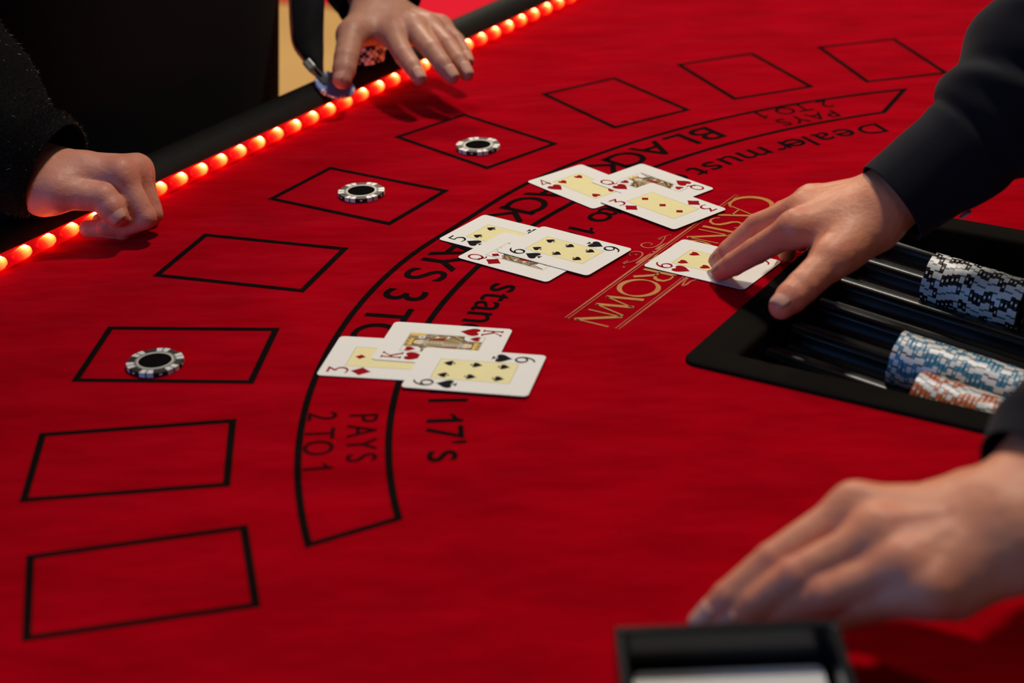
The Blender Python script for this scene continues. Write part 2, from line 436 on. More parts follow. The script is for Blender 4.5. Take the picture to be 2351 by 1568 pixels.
arc_text('lettering', [[('D', 108.5), ('e', 111.2), ('a', 113.5), ('l', 115.1), ('e', 116.6), ('r', 118.3)], [('m', 121.3), ('u', 124.2), ('s', 126.4), ('t', 128.2)],
         [('d', 130.7), ('r', 132.6), ('a', 134.2), ('w', 136.5)], [('t', 140.4), ('o', 142.0)], [('1', 145.0), ('6', 147.0)], [('a', 150.1), ('n', 152.2), ('d', 154.3)],
         [('s', 158.4), ('t', 160.1), ('a', 161.9), ('n', 163.9), ('d', 166.0)], [('o', 169.2), ('n', 171.2)], [('a', 174.3), ('l', 176.0), ('l', 177.3)],
         [('1', 179.9), ('7', 181.9), ("'", 183.3), ('s', 185.0)]], 0.5715, 0.0242, M_PRINT, 1.08, 0.004, label='printed rule, word', dip=0.0075, low=1.16)
for k, (c1, c2) in enumerate((([('P', 179.5), ('A', 181.1), ('Y', 182.8), ('S', 184.4)], [[('2', 179.1)], [('T', 181.2), ('O', 182.9)], [('1', 185.1)]]),
               ([('P', 109.6), ('A', 111.1), ('Y', 112.8), ('S', 114.4)], [[('2', 108.8)], [('T', 111.0), ('O', 112.7)], [('1', 114.9)]]))):
    arc_text('lettering', [c1], 0.6226, 0.0192, (M_FADED, M_PRINT)[k], 0.90, 0.004, label='thin printed word')
    arc_text('lettering', c2, 0.6500, 0.0192, (M_FADED, M_PRINT)[k], 0.90, 0.004, label='thin printed word')

# ---- gold logo: two double rules, capitals drawn as tapering strokes, scrolls
LR = np.array([-0.5535, -0.8328]); LU = np.array([0.8328, -0.5535])     # reading direction, letter tops
L0 = np.array([0.1922, 1.4256])
def lg(s, h): return L0+LR*s+LU*h
b = MB()
for h0, s0, s1, flip in ((0.0, -0.001, 0.2765, 1), (0.0438, -0.004, 0.2745, -1)):
    n = 40; ss = np.linspace(s0, s1, n)
    w1 = 0.0006+0.0015*np.sin(np.linspace(0, math.pi, n))**0.7
    b.ribbon([lg(s, h0) for s in ss], w1, ZP)
    b.ribbon([lg(s, h0+flip*0.0027) for s in ss], 0.0007, ZP)
b.build('logo_rule', M_GOLD2, TABLE, world=True)
def ell(cx, cy, rx, ry, a0, a1, n=28):
    a = np.radians(np.linspace(a0, a1, n)); return [(cx+rx*math.cos(t), cy+ry*math.sin(t)) for t in a]
def wv(n, a, c, e=None):
    x = np.linspace(0, 1, n); return list(a+(c-a)*np.sin(x*math.pi))
T1, T2 = 0.055, 0.135      # thin and thick stroke, cap height = 1
GL = {
 'C': [(ell(.52, .5, .52, .53, 42, 318), wv(28, .05, .15))],
 'A': [([(0, 0), (.40, 1.04)], [T1, T1]), ([(.36, 1.04), (.82, 0)], [T2, T2]), ([(.16, .36), (.64, .36)], [T1, T1])],
 'S': [([(.50, .86), (.42, .98), (.27, 1.0), (.10, .92), (.06, .76), (.14, .62), (.32, .51), (.48, .39), (.53, .22), (.44, .06), (.26, -.02), (.10, .02), (.01, .15)],
        [.04, .06, .07, .08, .10, .12, .14, .13, .10, .08, .07, .06, .04])],
 'I': [([(0.06, 0), (0.06, 1)], [T2, T2])],
 'N': [([(0.02, 0), (0.02, 1)], [T1, T1]), ([(0.0, 1.02), (.72, -.02)], [T2, T2]), ([(.70, 0), (.70, 1)], [T1, T1])],
 'O': [(ell(.55, .5, .55, .53, 0, 360, 40), wv(20, .06, .15)+wv(20, .06, .15))],
 'R': [([(0.06, 0), (0.06, 1)], [T2, T2]), ([(.06, .97), (.36, .97), (.52, .88), (.55, .74), (.49, .59), (.34, .51), (.06, .50)], [.06, .07, .11, .14, .11, .07, .06]), ([(.26, .51), (.66, 0)], [T2, T2])],
 'W': [([(0, 1.0), (.28, 0)], [T2, T2]), ([(.28, 0), (.58, 1.0)], [T1, T1]), ([(.54, 1.0), (.84, 0)], [T2, T2]), ([(.84, 0), (1.12, 1.0)], [T1, T1])],
}
def letter(b, ch, s, h, size):
    wdt = max(p[0] for st in GL[ch] for p in st[0])
    for pts, w in GL[ch]:
        b.ribbon([lg(s+(p[0]-wdt/2)*size, h+p[1]*size) for p in pts], [q*size for q in w], ZP)
# measured letter centres along the reading direction
for word, lab in (([('C', (0.2034, 1.4042), .0330), ('A', (0.1853, 1.3880), .0275), ('S', (0.1749, 1.3667), .0275), ('I', (0.1672, 1.3545), .0275), ('N', (0.1574, 1.3399), .0275), ('O', (0.1430, 1.3165), .0275)], 'gold word CASINO'),
                  ([('C', (0.1265, 1.2905), .0330), ('R', (0.1072, 1.2667), .0275), ('O', (0.0940, 1.2450), .0275), ('W', (0.0791, 1.2156), .0275), ('N', (0.0612, 1.1943), .0275)], 'gold word CROWN')):
    b = MB()
    for ch, p, size in word:
        d = np.array(p)-L0
        letter(b, ch, d@LR, 0.0077+(0.0275-size)*0.5, size)
    tag(b.build('logo_lettering', M_GOLD, TABLE, world=True), lab)
def smooth2(pts, n=8):
    p = np.array(pts, float); out = []
    for i in range(len(p)-1):
        a = p[max(i-1, 0)]; b_ = p[i]; c = p[i+1]; d = p[min(i+2, len(p)-1)]
        for t in np.linspace(0, 1, n, endpoint=False):
            out.append(0.5*((2*b_)+(-a+c)*t+(2*a-5*b_+4*c-d)*t*t+(-a+3*b_-3*c+d)*t**3))
    out.append(p[-1]); return np.array(out)
SCROLLS = [([(0.1308, 1.3443), (0.1264, 1.3422), (0.1244, 1.3361), (0.1205, 1.3268), (0.1151, 1.3205), (0.1098, 1.3191), (0.1059, 1.322), (0.1053, 1.3263), (0.108, 1.3291), (0.1119, 1.3291), (0.1139, 1.3262), (0.1124, 1.3237)], 0.0012), ([(0.1191, 1.3362), (0.122, 1.3393), (0.1256, 1.3419)], 0.0009), ([(0.1204, 1.3384), (0.1205, 1.3355), (0.123, 1.3372)], 0.0008), ([(0.0887, 1.2911), (0.0921, 1.2917), (0.0986, 1.2957), (0.1027, 1.3015), (0.1048, 1.3069), (0.1037, 1.3112), (0.0999, 1.3128), (0.0962, 1.3119), (0.0943, 1.3086), (0.0952, 1.3048)], 0.0012), ([(0.0881, 1.2921), (0.0895, 1.2897), (0.0924, 1.2963)], 0.0009), ([(0.0893, 1.2938), (0.0899, 1.2919), (0.0904, 1.2937)], 0.0009), ([(0.0892, 1.2819), (0.0881, 1.2829), (0.0887, 1.285)], 0.0009), ([(0.1153, 1.3148), (0.125, 1.3269)], 0.0026), ([(0.1114, 1.3076), (0.0981, 1.2889)], 0.0026), ([(0.1356, 1.2587), (0.1315, 1.2503), (0.13, 1.2443), (0.1332, 1.2466), (0.1366, 1.2516), (0.1427, 1.2554)], 0.0016)]
SCROLL_DOTS = [(0.1138, 1.3111, 0.0012), (0.0996, 1.3064, 0.0009), (0.1296, 1.3438, 0.0008)]
for part in (range(0, 3), range(3, 7), (7, 8), (9,)):
    b = MB()
    for i in part:
        pts, w = SCROLLS[i]; q = smooth2(pts); n = len(q)
        b.ribbon(q, [w*(0.45+0.75*math.sin(math.pi*t/(n-1))) for t in range(n)], ZP)
    for x, y, r in ([SCROLL_DOTS[0]] if 7 in part else [SCROLL_DOTS[1]] if 3 in part else [SCROLL_DOTS[2]] if 0 in part else []):
        b.poly([(x+r*math.cos(t), y+r*math.sin(t)) for t in np.linspace(0, 2*math.pi, 14, endpoint=False)], ZP)
    b.build('logo_scroll', M_GOLD2, TABLE, world=True)

# ------------------------------------------------------------------ rope light along the rail
ROPE = empty('rope_light', (*rail(0.4, 0.006), 0.0))
tag(ROPE, 'glowing red LED rope light along the inner edge of the black rail', 'light')
def tube(name, path, ra, rb, m, parent, seg=12, upv=(0, 0, 1)):
    path = np.array(path, float); n = len(path); v = []; f = []
    for i in range(n):
        d = path[min(i+1, n-1)]-path[max(i-1, 0)]; d /= np.linalg.norm(d)
        s = np.cross(d, upv); s /= np.linalg.norm(s); u = np.cross(s, d)
        for k in range(seg):
            t = 2*math.pi*k/seg; v.append(path[i]+s*ra*math.cos(t)+u*rb*math.sin(t))
    for i in range(n-1):
        for k in range(seg):
            a = i*seg+k; c = i*seg+(k+1) % seg; f.append((a, c, c+seg, a+seg))
    f.append(tuple(range(seg))[::-1]); f.append(tuple((n-1)*seg+k for k in range(seg)))
    return mk(name, v, f, m, parent, smooth=True, world=True)
tube('tube', [(*rail(t, 0.0062), 0.0066) for t in np.linspace(-0.30, 1.25, 32)], 0.0060, 0.0064, M_ROPE, ROPE, 16)
def bulb_meshes():
    # cone of light caught in the tube + bright die, axis +x
    prof = [(-0.0125, 0.0006), (-0.010, 0.0030), (-0.006, 0.0046), (-0.001, 0.0055), (0.003, 0.0052), (0.006, 0.0038), (0.0078, 0.0010)]
    v = []; f = []; k = 10
    for x, r in prof:
        for j in range(k):
            t = 2*math.pi*j/k; v.append((x, r*math.cos(t), r*math.sin(t)))
    for i in range(len(prof)-1):
        for j in range(k):
            a = i*k+j; c = i*k+(j+1) % k; f.append((a, c, c+k, a+k))
    f.append(tuple(range(k))[::-1]); f.append(tuple((len(prof)-1)*k+j for j in range(k)))
    me = bpy.data.meshes.new('bulb'); me.from_pydata(v, [], f); me.polygons.foreach_set('use_smooth', [True]*len(me.polygons)); me.materials.append(M_LEDGLOW)
    bm = bmesh.new(); bmesh.ops.create_icosphere(bm, subdivisions=2, radius=0.0029)
    for q in bm.verts: q.co.x *= 1.25
    m2 = bpy.data.meshes.new('die'); bm.to_mesh(m2); bm.free(); m2.materials.append(M_LED)
    return me, m2
_bm, _dm = bulb_meshes()
ang = math.atan2(RD[1], RD[0])
rw = parent_world(ROPE)
for i in range(-8, 44):
    t = 0.0052+0.02637*i
    q = rail(t, 0.0058)
    o = bpy.data.objects.new('bulb', _bm); COL.objects.link(o); o.parent = ROPE
    o.location = (q[0]-ROPE.location.x, q[1]-ROPE.location.y, 0.0066); o.rotation_euler = (rng.uniform(-.2, .2), 0, ang)
    d = bpy.data.objects.new('die', _dm); COL.objects.link(d); d.parent = o; d.location = (0.0012, -0.0006, 0.0032)

# ------------------------------------------------------------------ poker chips
CHIP_R, CHIP_T = 0.0198, 0.0033
def chip_mats(base, insert, dark):
    return dict(base=mat('chip_'+base[0], base[1], 0.45, 0, 0.4, noise=0.1, scale=300), insert=insert)
M_CHIPB = mat('chip_black', (0.013, 0.011, 0.010), 0.5, 0, 0.2)
M_CHIPBLUE = mat('chip_blue', (0.045, 0.215, 0.33), 0.42)
M_CHIPBLUE2 = mat('chip_pale_blue', (0.13, 0.22, 0.50), 0.5)
M_CHIPOR = mat('chip_orange', (0.50, 0.105, 0.018), 0.42)
M_CHIPW = mat('chip_white_insert', (0.70, 0.69, 0.66), 0.4)
M_CHIPG = mat('chip_green_stripe', (0.02, 0.14, 0.10), 0.45)
M_CHIPD = mat('chip_dark_stripe', (0.03, 0.028, 0.03), 0.45)
M_INLAY = mat('chip_inlay', (0.006, 0.005, 0.005), 0.7, 0, 0.0, noise=0.3, scale=300)
M_CHIPRING = mat('chip_ring', (0.50, 0.47, 0.42), 0.45)
def disc_v(r0, r1, z0, z1, a0, a1, n):
    """curved block between two radii, angles and heights"""
    a = np.linspace(a0, a1, n); v = []; f = []
    for t in a:
        c, s = math.cos(t), math.sin(t)
        v += [(r0*c, r0*s, z0), (r1*c, r1*s, z0), (r1*c, r1*s, z1), (r0*c, r0*s, z1)]
    for i in range(n-1):
        k = i*4
        for j in range(4):
            f.append((k+j, k+(j+1) % 4, k+4+(j+1) % 4, k+4+j))
    f.append((0, 3, 2, 1)); f.append(((n-1)*4, (n-1)*4+1, (n-1)*4+2, (n-1)*4+3))
    return v, [q[::-1] for q in f]
def lathe(prof, n=48):
    v = []; f = []; k = len(prof)
    for i in range(n):
        t = 2*math.pi*i/n
        for r, z in prof: v.append((r*math.cos(t), r*math.sin(t), z))
    for i in range(n):
        for j in range(k-1):
            a = i*k+j; c = ((i+1) % n)*k+j; f.append((a, c, c+1, a+1))
    return v, f
def chip_parts(full=True, ww=7.6):
    """local meshes of one chip (base at z = 0)"""
    R, T = CHIP_R, CHIP_T; out = {}
    prof = [(0.0, 0.0), (R-0.0006, 0.0), (R, 0.0005), (R, T-0.0005), (R-0.0006, T), (0.0136, T), (0.0132, T-0.00025), (0.0, T-0.00025)]
    out['body'] = lathe(prof, 48)
    e = 0.00012; b = MB(); g = MB()
    for k in range(6):
        c = math.radians(60*k)
        for sgn in (-1, 1):
            c0 = c+sgn*math.radians(ww+2.0)
            v, f = disc_v(0.0148 if full else 0.0165, R+e, -e*0.6, T+e, c0-math.radians(ww), c0+math.radians(ww), 5); b.add(v, f)
        v, f = disc_v(0.0150, R+e*1.2, -e*0.5, T+e*0.9, c-math.radians(1.9), c+math.radians(1.9), 2); g.add(v, f)
        # small rectangle on the dark field of the edge
        c2 = c+math.radians(30)
        v, f = disc_v(R-0.0004, R+e, T*0.30, T*0.70, c2-math.radians(3.0), c2+math.radians(3.0), 2); b.add(v, f)
    out['insert'] = (b.v, b.f); out['stripe'] = (g.v, g.f)
    out['inlay'] = disc_full(0.0116, T+0.00004)
    v, f = disc_v(0.0117, 0.0132, T-0.0003, T+0.00016, 0, 2*math.pi, 41); out['ring'] = (v, f)
    v, f = disc_v(0.0138, 0.0142, T-0.0003, T+0.0001, 0, 2*math.pi, 41); out['rim_line'] = (v, f)
    return out
def disc_full(r, z, n=40):
    v = [(r*math.cos(2*math.pi*i/n), r*math.sin(2*math.pi*i/n), z) for i in range(n)]
    return v, [tuple(range(n))]
def make_chip(mbase, mstripe, mline, full=True, ww=7.6):
    p = chip_parts(full, ww)
    root = mk('poker_chip', *p['body'], mbase)
    me = root.data
    me.polygons.foreach_set('use_smooth', np.zeros(len(me.polygons), bool))
    kids = [('edge_inserts', 'insert', M_CHIPW), ('edge_stripes', 'stripe', mstripe)]
    if full: kids += [('inlay', 'inlay', M_INLAY), ('ring', 'ring', M_CHIPRING), ('rim_line', 'rim_line', mline)]
    for nm, k, m in kids: mk(nm, *p[k], m, root)
    return root
def copy_tree(o, parent=None):
    c = o.copy(); COL.objects.link(c)
    if parent is not None: c.parent = parent
    for ch in list(o.children):
        copy_tree(ch, c)
    return c
chipB = make_chip(M_CHIPB, M_CHIPG, M_CHIPRING, ww=6.4)
BETS = [((-0.2505, 1.1427), 0.35, 'black and white poker chip in the near betting box, biggest of the three lone bets'),
        ((-0.1244, 1.4596), 0.05, 'black and white poker chip in the middle of the three boxes holding bets'),
        ((-0.0243, 1.5651), 0.75, 'black and white poker chip in the farthest box holding a bet, below the hand shadow')]
for i, (p, rz, lab) in enumerate(BETS):
    c = chipB if i == 0 else copy_tree(chipB)
    c.location = (p[0], p[1], 0.0004); c.rotation_euler = (0, 0, rz)
    tag(c, lab, 'poker chip', 'single chips bet on the layout')

# ------------------------------------------------------------------ chip tray
TRAY = empty('chip_tray', (*tray(0.1, 0.16), -0.04))
tag(TRAY, 'black plastic chip tray with six channels set into the red table', 'chip tray')
SL, ZR0 = -0.12, -0.012
U0, U1, V0, V1 = -0.019, 0.240, 0.0, 0.331
NR = [0.0717+0.0452*k for k in range(-1, 6)]          # near edges of the ridges
HW = 0.0166                                            # half width of a channel at ridge level
TC = [NR[k]+0.0271 for k in range(6)]                  # channel centres
def zr(a): return ZR0+SL*(a-0.01)
def tray_rim():
    bm = bmesh.new()
    def rnd(a0, a1, v0, v1, r, n=6):
        pts = []
        for cx, cy, s in ((a1-r, v1-r, 0), (a0+r, v1-r, 90), (a0+r, v0+r, 180), (a1-r, v0+r, 270)):
            for k in range(n+1):
                t = math.radians(s+90*k/n); pts.append((cx+r*math.cos(t), cy+r*math.sin(t)))
        return pts
    rings = []
    for (a0, a1, v0, v1, r, z) in ((U0, U1, V0, V1, .012, .0004), (U0, U1, V0, V1, .012, .0018), (U0+.001, U1-.001, V0+.001, V1-.001, .011, .0028), (U0+.004, U1-.004, V0+.004, V1-.004, .009, .0032),
                                   (.010, .226, .0235, .3085, .004, .0032), (.0125, .2235, .0258, .3062, .003, .0022), (.0135, .2225, .0265, .3055, .003, -.0010), (.0135, .2225, .0265, .3055, .003, -.062)):
        rings.append([bm.verts.new((*tray(*p), z)) for p in rnd(a0, a1, v0, v1, r)])
    for A, B in zip(rings[:-1], rings[1:]):
        n = len(A)
        for i in range(n):
            bm.faces.new((A[i], A[(i+1) % n], B[(i+1) % n], B[i]))
    bmesh.ops.recalc_face_normals(bm, faces=bm.faces)
    for f in bm.faces: f.smooth = True
    me = bpy.data.meshes.new('rim'); bm.to_mesh(me); bm.free(); me.materials.append(M_TRAY)
    o = bpy.data.objects.new('rim', me); COL.objects.link(o); o.parent = TRAY; o.matrix_parent_inverse = Matrix.Translation(-TRAY.location)
    return o
tray_rim()
def tray_channels():
    # cross profile: flat-topped ridges with rounded shoulders between round channels
    for k in range(6):
        c = TC[k]; prof = []
        lo = NR[k] if k > 0 else 0.0262
        R = 0.0200; dz = math.sqrt(R*R-HW*HW)
        if k == 0: prof.append((lo, 0.0))
        far = NR[k]+0.0089 if k else lo
        # ridge top of this channel's near side
        half = NR[k]+(c-HW-NR[k])
        prof += [(NR[k]+0.0002, -0.0016), (NR[k]+0.0008, -0.0005), (NR[k]+0.0022, 0.0), (c-HW-0.0016, 0.0), (c-HW-0.0004, -0.0006)]
        for t in np.sin(np.linspace(-math.pi/2, math.pi/2, 25)):
            x = t*HW; prof.append((c+x, -0.0007-0.0165*(1-abs(t)**3.2)**(1/3.2)))
        nxt = NR[k+1] if k < 5 else 0.3058
        prof.append((nxt-0.0001 if k < 5 else nxt, -0.0050 if k < 5 else 0.0))
        trough = [q for q in prof if q[0] >= c-HW-0.0005]
        ridge = [(NR[k]-0.0001, -0.0050), (NR[k]+0.0002, -0.0030), (NR[k]+0.0009, -0.0014), (NR[k]+0.0021, -0.0004), (NR[k]+0.0036, 0.0), (c-HW-0.0022, 0.0), (c-HW-0.0010, -0.0003), (c-HW-0.0004, -0.0007)]
        if k == 0: ridge = [(lo, 0.0)]+ridge[4:]
        for nm, pr, mt in (('channel', trough, M_TUBES), ('divider', ridge, M_RIDGE)):
            v = []; f = []; ua = np.linspace(0.0132, 0.2228, 20)
            for a in ua:
                for vv, z in pr:
                    q = tray(a, vv); v.append((q[0], q[1], zr(a)+z))
            n = len(pr)
            for i in range(len(ua)-1):
                for j in range(n-1):
                    p0 = i*n+j; f.append((p0, p0+n, p0+n+1, p0+1))
            mk(nm, v, f, mt, TRAY, smooth=True, world=True)
tray_channels()

# chips lying in the channels, each its own thing
rows = [(5-1, 0.0755, 22, M_CHIPB, M_CHIPG, 'black and white chip counted from the free left end of the far tray row', 'black chips in the tray'),
        (1, 0.101, 31, M_CHIPBLUE, M_CHIPD, 'blue and white chip counted from the free left end of the blue tray row', 'blue chips in the tray'),
        (0, 0.131, 24, M_CHIPOR, M_CHIPD, 'orange and white chip counted from the free left end of the orange tray row', 'orange chips in the tray')]
axis = Vector((TU[0], TU[1], SL)).normalized()
ORD = ['first', 'second', 'third', 'fourth', 'fifth', 'sixth', 'seventh', 'eighth', 'ninth', 'tenth', 'eleventh', 'twelfth', 'thirteenth', 'fourteenth', 'fifteenth', 'sixteenth',
       'seventeenth', 'eighteenth', 'nineteenth', 'twentieth']
ORD += ['twenty-'+q for q in ORD[:9]]+['thirtieth', 'thirty-first', 'thirty-second']
for ch, a0, n, mb, ms, lab, grp in rows:
    proto = make_chip(mb, ms, M_CHIPRING, full=False, ww=7.4 if ch == 4 else 6.3)
    q0 = axis.to_track_quat('Z', 'Y')
    for i in range(n):
        c = proto if i == 0 else copy_tree(proto)
        a = a0+0.00334*i
        if a > 0.2195: 
            if i: 
                for k in list(c.children): bpy.data.objects.remove(k)
                bpy.data.objects.remove(c)
            break
        q = tray(a, TC[ch])
        z = zr(a)+math.sqrt(0.02**2-HW**2)
        jit = rng.uniform(-0.00025, 0.00025)
        c.location = (q[0], q[1], z+jit)
        c.rotation_mode = 'QUATERNION'
        spin = rng.uniform(0, 2*math.pi) if rng.random() < (0.8 if ch == 4 else 0.93) or i == 0 else spin+rng.uniform(-.06, .06)
        c.rotation_quaternion = q0 @ Vector((0, 0, 1)).rotation_difference(Vector((0, 0, 1)))
        from mathutils import Quaternion
        c.rotation_quaternion = q0 @ Quaternion((0, 0, 1), spin)
        tag(c, ORD[i]+' '+lab if i else 'end '+lab, 'poker chip', grp)

# ------------------------------------------------------------------ playing cards
CW, CH, CTK = 0.0622, 0.088, 0.0003
def rrect(w, h, r, n=6):
    pts = []
    for cx, cy, s in ((w/2-r, h/2-r, 0), (-w/2+r, h/2-r, 90), (-w/2+r, -h/2+r, 180), (w/2-r, -h/2+r, 270)):
        for k in range(n+1):
            t = math.radians(s+90*k/n); pts.append((cx+r*math.cos(t), cy+r*math.sin(t)))
    return pts
def suit_poly(s):
    """unit suit outlines, height 1, centred"""
    if s == 'D':
        q = []
        cs = [(0, .5), (.45, 0), (0, -.5), (-.45, 0)]
        for i in range(4):
            a = np.array(cs[i]); b_ = np.array(cs[(i+1) % 4]); m = (a+b_)/2*0.90
            for t in np.linspace(0, 1, 6, endpoint=False):
                q.append(tuple((1-t)**2*a+2*t*(1-t)*m+t*t*b_))
        return [q]
    def bez(p0, p1, p2, p3, n=10):
        t = np.linspace(0, 1, n, endpoint=False)[:, None]
        p0, p1, p2, p3 = map(np.array, (p0, p1, p2, p3))
        return (1-t)**3*p0+3*t*(1-t)**2*p1+3*t*t*(1-t)*p2+t**3*p3
    if s == 'H':
        Rr = np.vstack([bez((0, -.5), (.10, -.28), (.47, -.05), (.44, .24)), bez((.44, .24), (.42, .52), (.08, .58), (0, .27))])
    else:
        Rr = np.vstack([bez((0, .5), (.08, .30), (.46, .08), (.44, -.14)), bez((.44, -.14), (.42, -.36), (.10, -.36), (.03, -.17))])
    Lr = Rr[::-1]*[-1, 1]
    out = [[tuple(p) for p in Rr]+[tuple(p) for p in Lr[:-1]]] if s == 'H' else [[tuple(p) for p in Rr]+[tuple(p) for p in Lr[:-1]]]
    if s == 'S':
        out.append([(.03, -.20), (.05, -.36), (.20, -.49), (-.20, -.49), (-.05, -.36), (-.03, -.20)])
    return out
# index figures as strokes, cap height 1, width about 0.5
IDX = {
 '3': [([(.02, 1.0), (.50, 1.0), (.22, .60)], [.11, .11, .11]), ([(.20, .62), (.40, .58), (.53, .42), (.52, .20), (.38, .03), (.20, -.01), (.0, .06)], [.07, .10, .13, .13, .10, .08, .06])],
 '4': [([(.42, 0), (.42, 1.0), (.0, .30), (.56, .30)], [.12, .10, .08, .09])],
 '5': [([(.50, 1.0), (.10, 1.0), (.06, .56)], [.11, .09, .08]), ([(.06, .57), (.25, .62), (.44, .54), (.53, .34), (.46, .12), (.28, -.01), (.02, .03)], [.06, .09, .12, .14, .11, .08, .06])],
 '6': [([(.46, .99), (.26, .92), (.10, .70), (.03, .42), (.05, .20), (.16, .04), (.29, -.01), (.43, .05), (.53, .20), (.54, .36), (.46, .52), (.32, .59), (.18, .54), (.08, .42)],
        [.06, .08, .11, .13, .12, .09, .08, .10, .13, .13, .10, .08, .08, .07])],
 'Q': [(ell(.30, .56, .29, .44, 0, 360, 30), wv(15, .07, .12)+wv(15, .07, .12)), ([(.06, .12), (.16, .24), (.30, .18), (.42, .02), (.56, .0), (.66, .08)], [.05, .08, .09, .09, .08, .05])],
 'K': [([(.10, 0), (.10, 1.0)], [.10, .10]), ([(-.02, .0), (.22, .0)], [.07, .07]), ([(-.02, 1.0), (.22, 1.0)], [.07, .07]), ([(.54, 1.0), (.12, .42)], [.06, .06]), ([(.24, .58), (.56, .0)], [.12, .12]),
        ([(.42, 1.0), (.64, 1.0)], [.07, .07]), ([(.44, .0), (.68, .0)], [.07, .07])],
}
def stroke_index(b, ch, cx, cy, h, z, rot):
    w = max(p[0] for st in IDX[ch] for p in st[0]); sx = 1.06
    for pts, wd in IDX[ch]:
        q = smooth2([np.array(p) for p in pts], 4) if ch in '356Q' and len(pts) > 4 else np.array(pts)
        ww = np.interp(np.linspace(0, 1, len(q)), np.linspace(0, 1, len(wd)), wd)
        P = [(((p[0]-w/2)*sx*h+cx)*rot, ((p[1]-.5)*h+cy)*rot) for p in q]
        b.ribbon(P, ww*h*1.22, z)
def add_suit(b, s, cx, cy, h, z, rot, flip=1, wide=1.0):
    for q in suit_poly(s):
        b.poly([((p[0]*h*wide*flip+cx)*rot, (p[1]*h*flip+cy)*rot) for p in q], z)
mm = 0.001
def court_figure(card, kind, z, suit):
    """simple double-ended court figure in flat print"""
    layers = []
    def P(m, pts, dz): layers.append((m, pts, dz))
    def el(cx, cy, rx, ry, n=16): return [(cx+rx*math.cos(t), cy+ry*math.sin(t)) for t in np.linspace(0, 2*math.pi, n, endpoint=False)]
    # ground of the picture and robe
    P(M_CBROWN, [(-13.9, 0), (13.9, 0), (13.9, 13.5), (8, 17.5), (-6.0, 17.0), (-9.5, 13.4), (-13.9, 13.0)], 0)
    for i in range(7):
        P(M_CGOLD, [(-13.2+.7*i, 6.2+1.0*i), (-12.4+.7*i, 6.0+1.0*i), (-12.0+.7*i, 7.6+.9*i), (-12.8+.7*i, 7.8+.9*i)], 2)
        P(M_CARD, el(12.9-.5*i, 7.6+1.35*i, .55, .5, 8), 2)
    P(M_COCHRE, [(-13.5, 0), (13.5, 0), (13.5, 7), (10, 12), (4, 14), (-4, 14), (-9, 11), (-13.5, 5)], 1)
    P(M_CBROWN, [(-13.5, 0), (-13.5, 4.5), (-8, 10), (-5.5, 10.5), (-10.5, 0)], 2)
    P(M_CBROWN, [(13.5, 0), (13.5, 6), (9.5, 11), (6.6, 11.6), (10.2, 4), (9.5, 0)], 2)
    P(M_CBROWN, [(-4.5, 0), (-3.2, 12.5), (-0.8, 13.2), (-1.6, 0)], 2)
    P(M_CGOLD, [(-3.4, 0), (-2.5, 12.5), (-1.7, 12.8), (-2.4, 0)], 3)
    P(M_RED, [(5.2, 0), (4.8, 11.5), (6.6, 11.0), (8.6, 0)], 2)
    P(M_CGREY, [(-1.4, 0), (-0.6, 13), (2.6, 13), (3.6, 0)], 2)
    for i in range(5):
        y = 0.6+2.4*i
        P(M_CGOLD, [(-1.0, y), (1.1, y+1.1), (3.2, y), (1.1, y+0.5)], 3)
        P(M_CBROWN, el(1.1, y+1.9, .55, .45, 8), 3)
    for i in range(6):
        t = i/5.0
        P(M_CGOLD, el(-11.8+5.6*t, 1.2+8.4*t, .75, .62, 8), 4)
        P(M_CGOLD, el(11.9-3.6*t, 1.0+9.0*t, .8, .62, 8), 4)
        P(M_CARD, el(-7.6+3.4*t, 0.9+9.6*t, .42, .42, 8), 4)
    # two rosettes of the sleeve
    for cx, cy in ((-10.4, 1.6), (9.8, 6.4)):
        P(M_CARD, [(cx+(1.9 if k % 2 == 0 else 1.0)*math.cos(k*math.pi/8), cy+(1.7 if k % 2 == 0 else .9)*math.sin(k*math.pi/8)) for k in range(16)], 5)
        P(M_CGOLD, el(cx, cy, .55, .5, 8), 6)
    # collar, hair, face
    P(M_CGREY, [(-5.2, 11.6), (6.0, 11.8), (4.4, 14.6), (-3.8, 14.6)], 5)
    P(M_CBROWN, el(0.6, 18.0, 5.3, 5.2, 18), 5)
    P(M_COCHRE, el(-3.6, 15.2, 1.8, 2.6, 12), 6); P(M_COCHRE, el(4.9, 15.2, 1.8, 2.6, 12), 6)
    P(M_CSKIN, el(0.8, 17.6, 3.3, 4.5, 18), 7)
    P(M_CBROWN, el(-0.6, 18.6, .62, .28, 8), 8); P(M_CBROWN, el(2.1, 18.6, .62, .28, 8), 8)
    P(M_CBROWN, [(-1.5, 19.5), (0.2, 19.9), (0.2, 19.6), (-1.5, 19.2)], 8); P(M_CBROWN, [(1.3, 19.9), (3.0, 19.5), (3.0, 19.2), (1.3, 19.6)], 8)
    P(M_COCHRE, [(0.7, 18.4), (1.2, 16.9), (0.4, 16.8)], 8)
    P(M_RED, [(-0.2, 15.6), (0.8, 15.9), (1.8, 15.6), (0.8, 15.1)], 8)
    if kind == 'K':
        P(M_CGREY, [(-2.6, 16.2), (-2.0, 13.2), (0.8, 12.0), (3.6, 13.2), (4.2, 16.2), (2.4, 14.8), (0.8, 14.6), (-0.8, 14.8)], 8)
        P(M_COCHRE, [(-6.8, 17), (13.9, 14), (13.9, 27.2), (-6.8, 27.2)], 0)
        P(M_CGOLD, [(13.9, 15.0), (13.9, 27), (10.6, 27), (9.8, 21.0), (10.4, 15.0)], 1)
        P(M_CARD, el(8.6, 17.5, 2.4, 2.6, 14), 3); P(M_CGREY, el(8.6, 17.5, 1.5, 1.7, 12), 4)
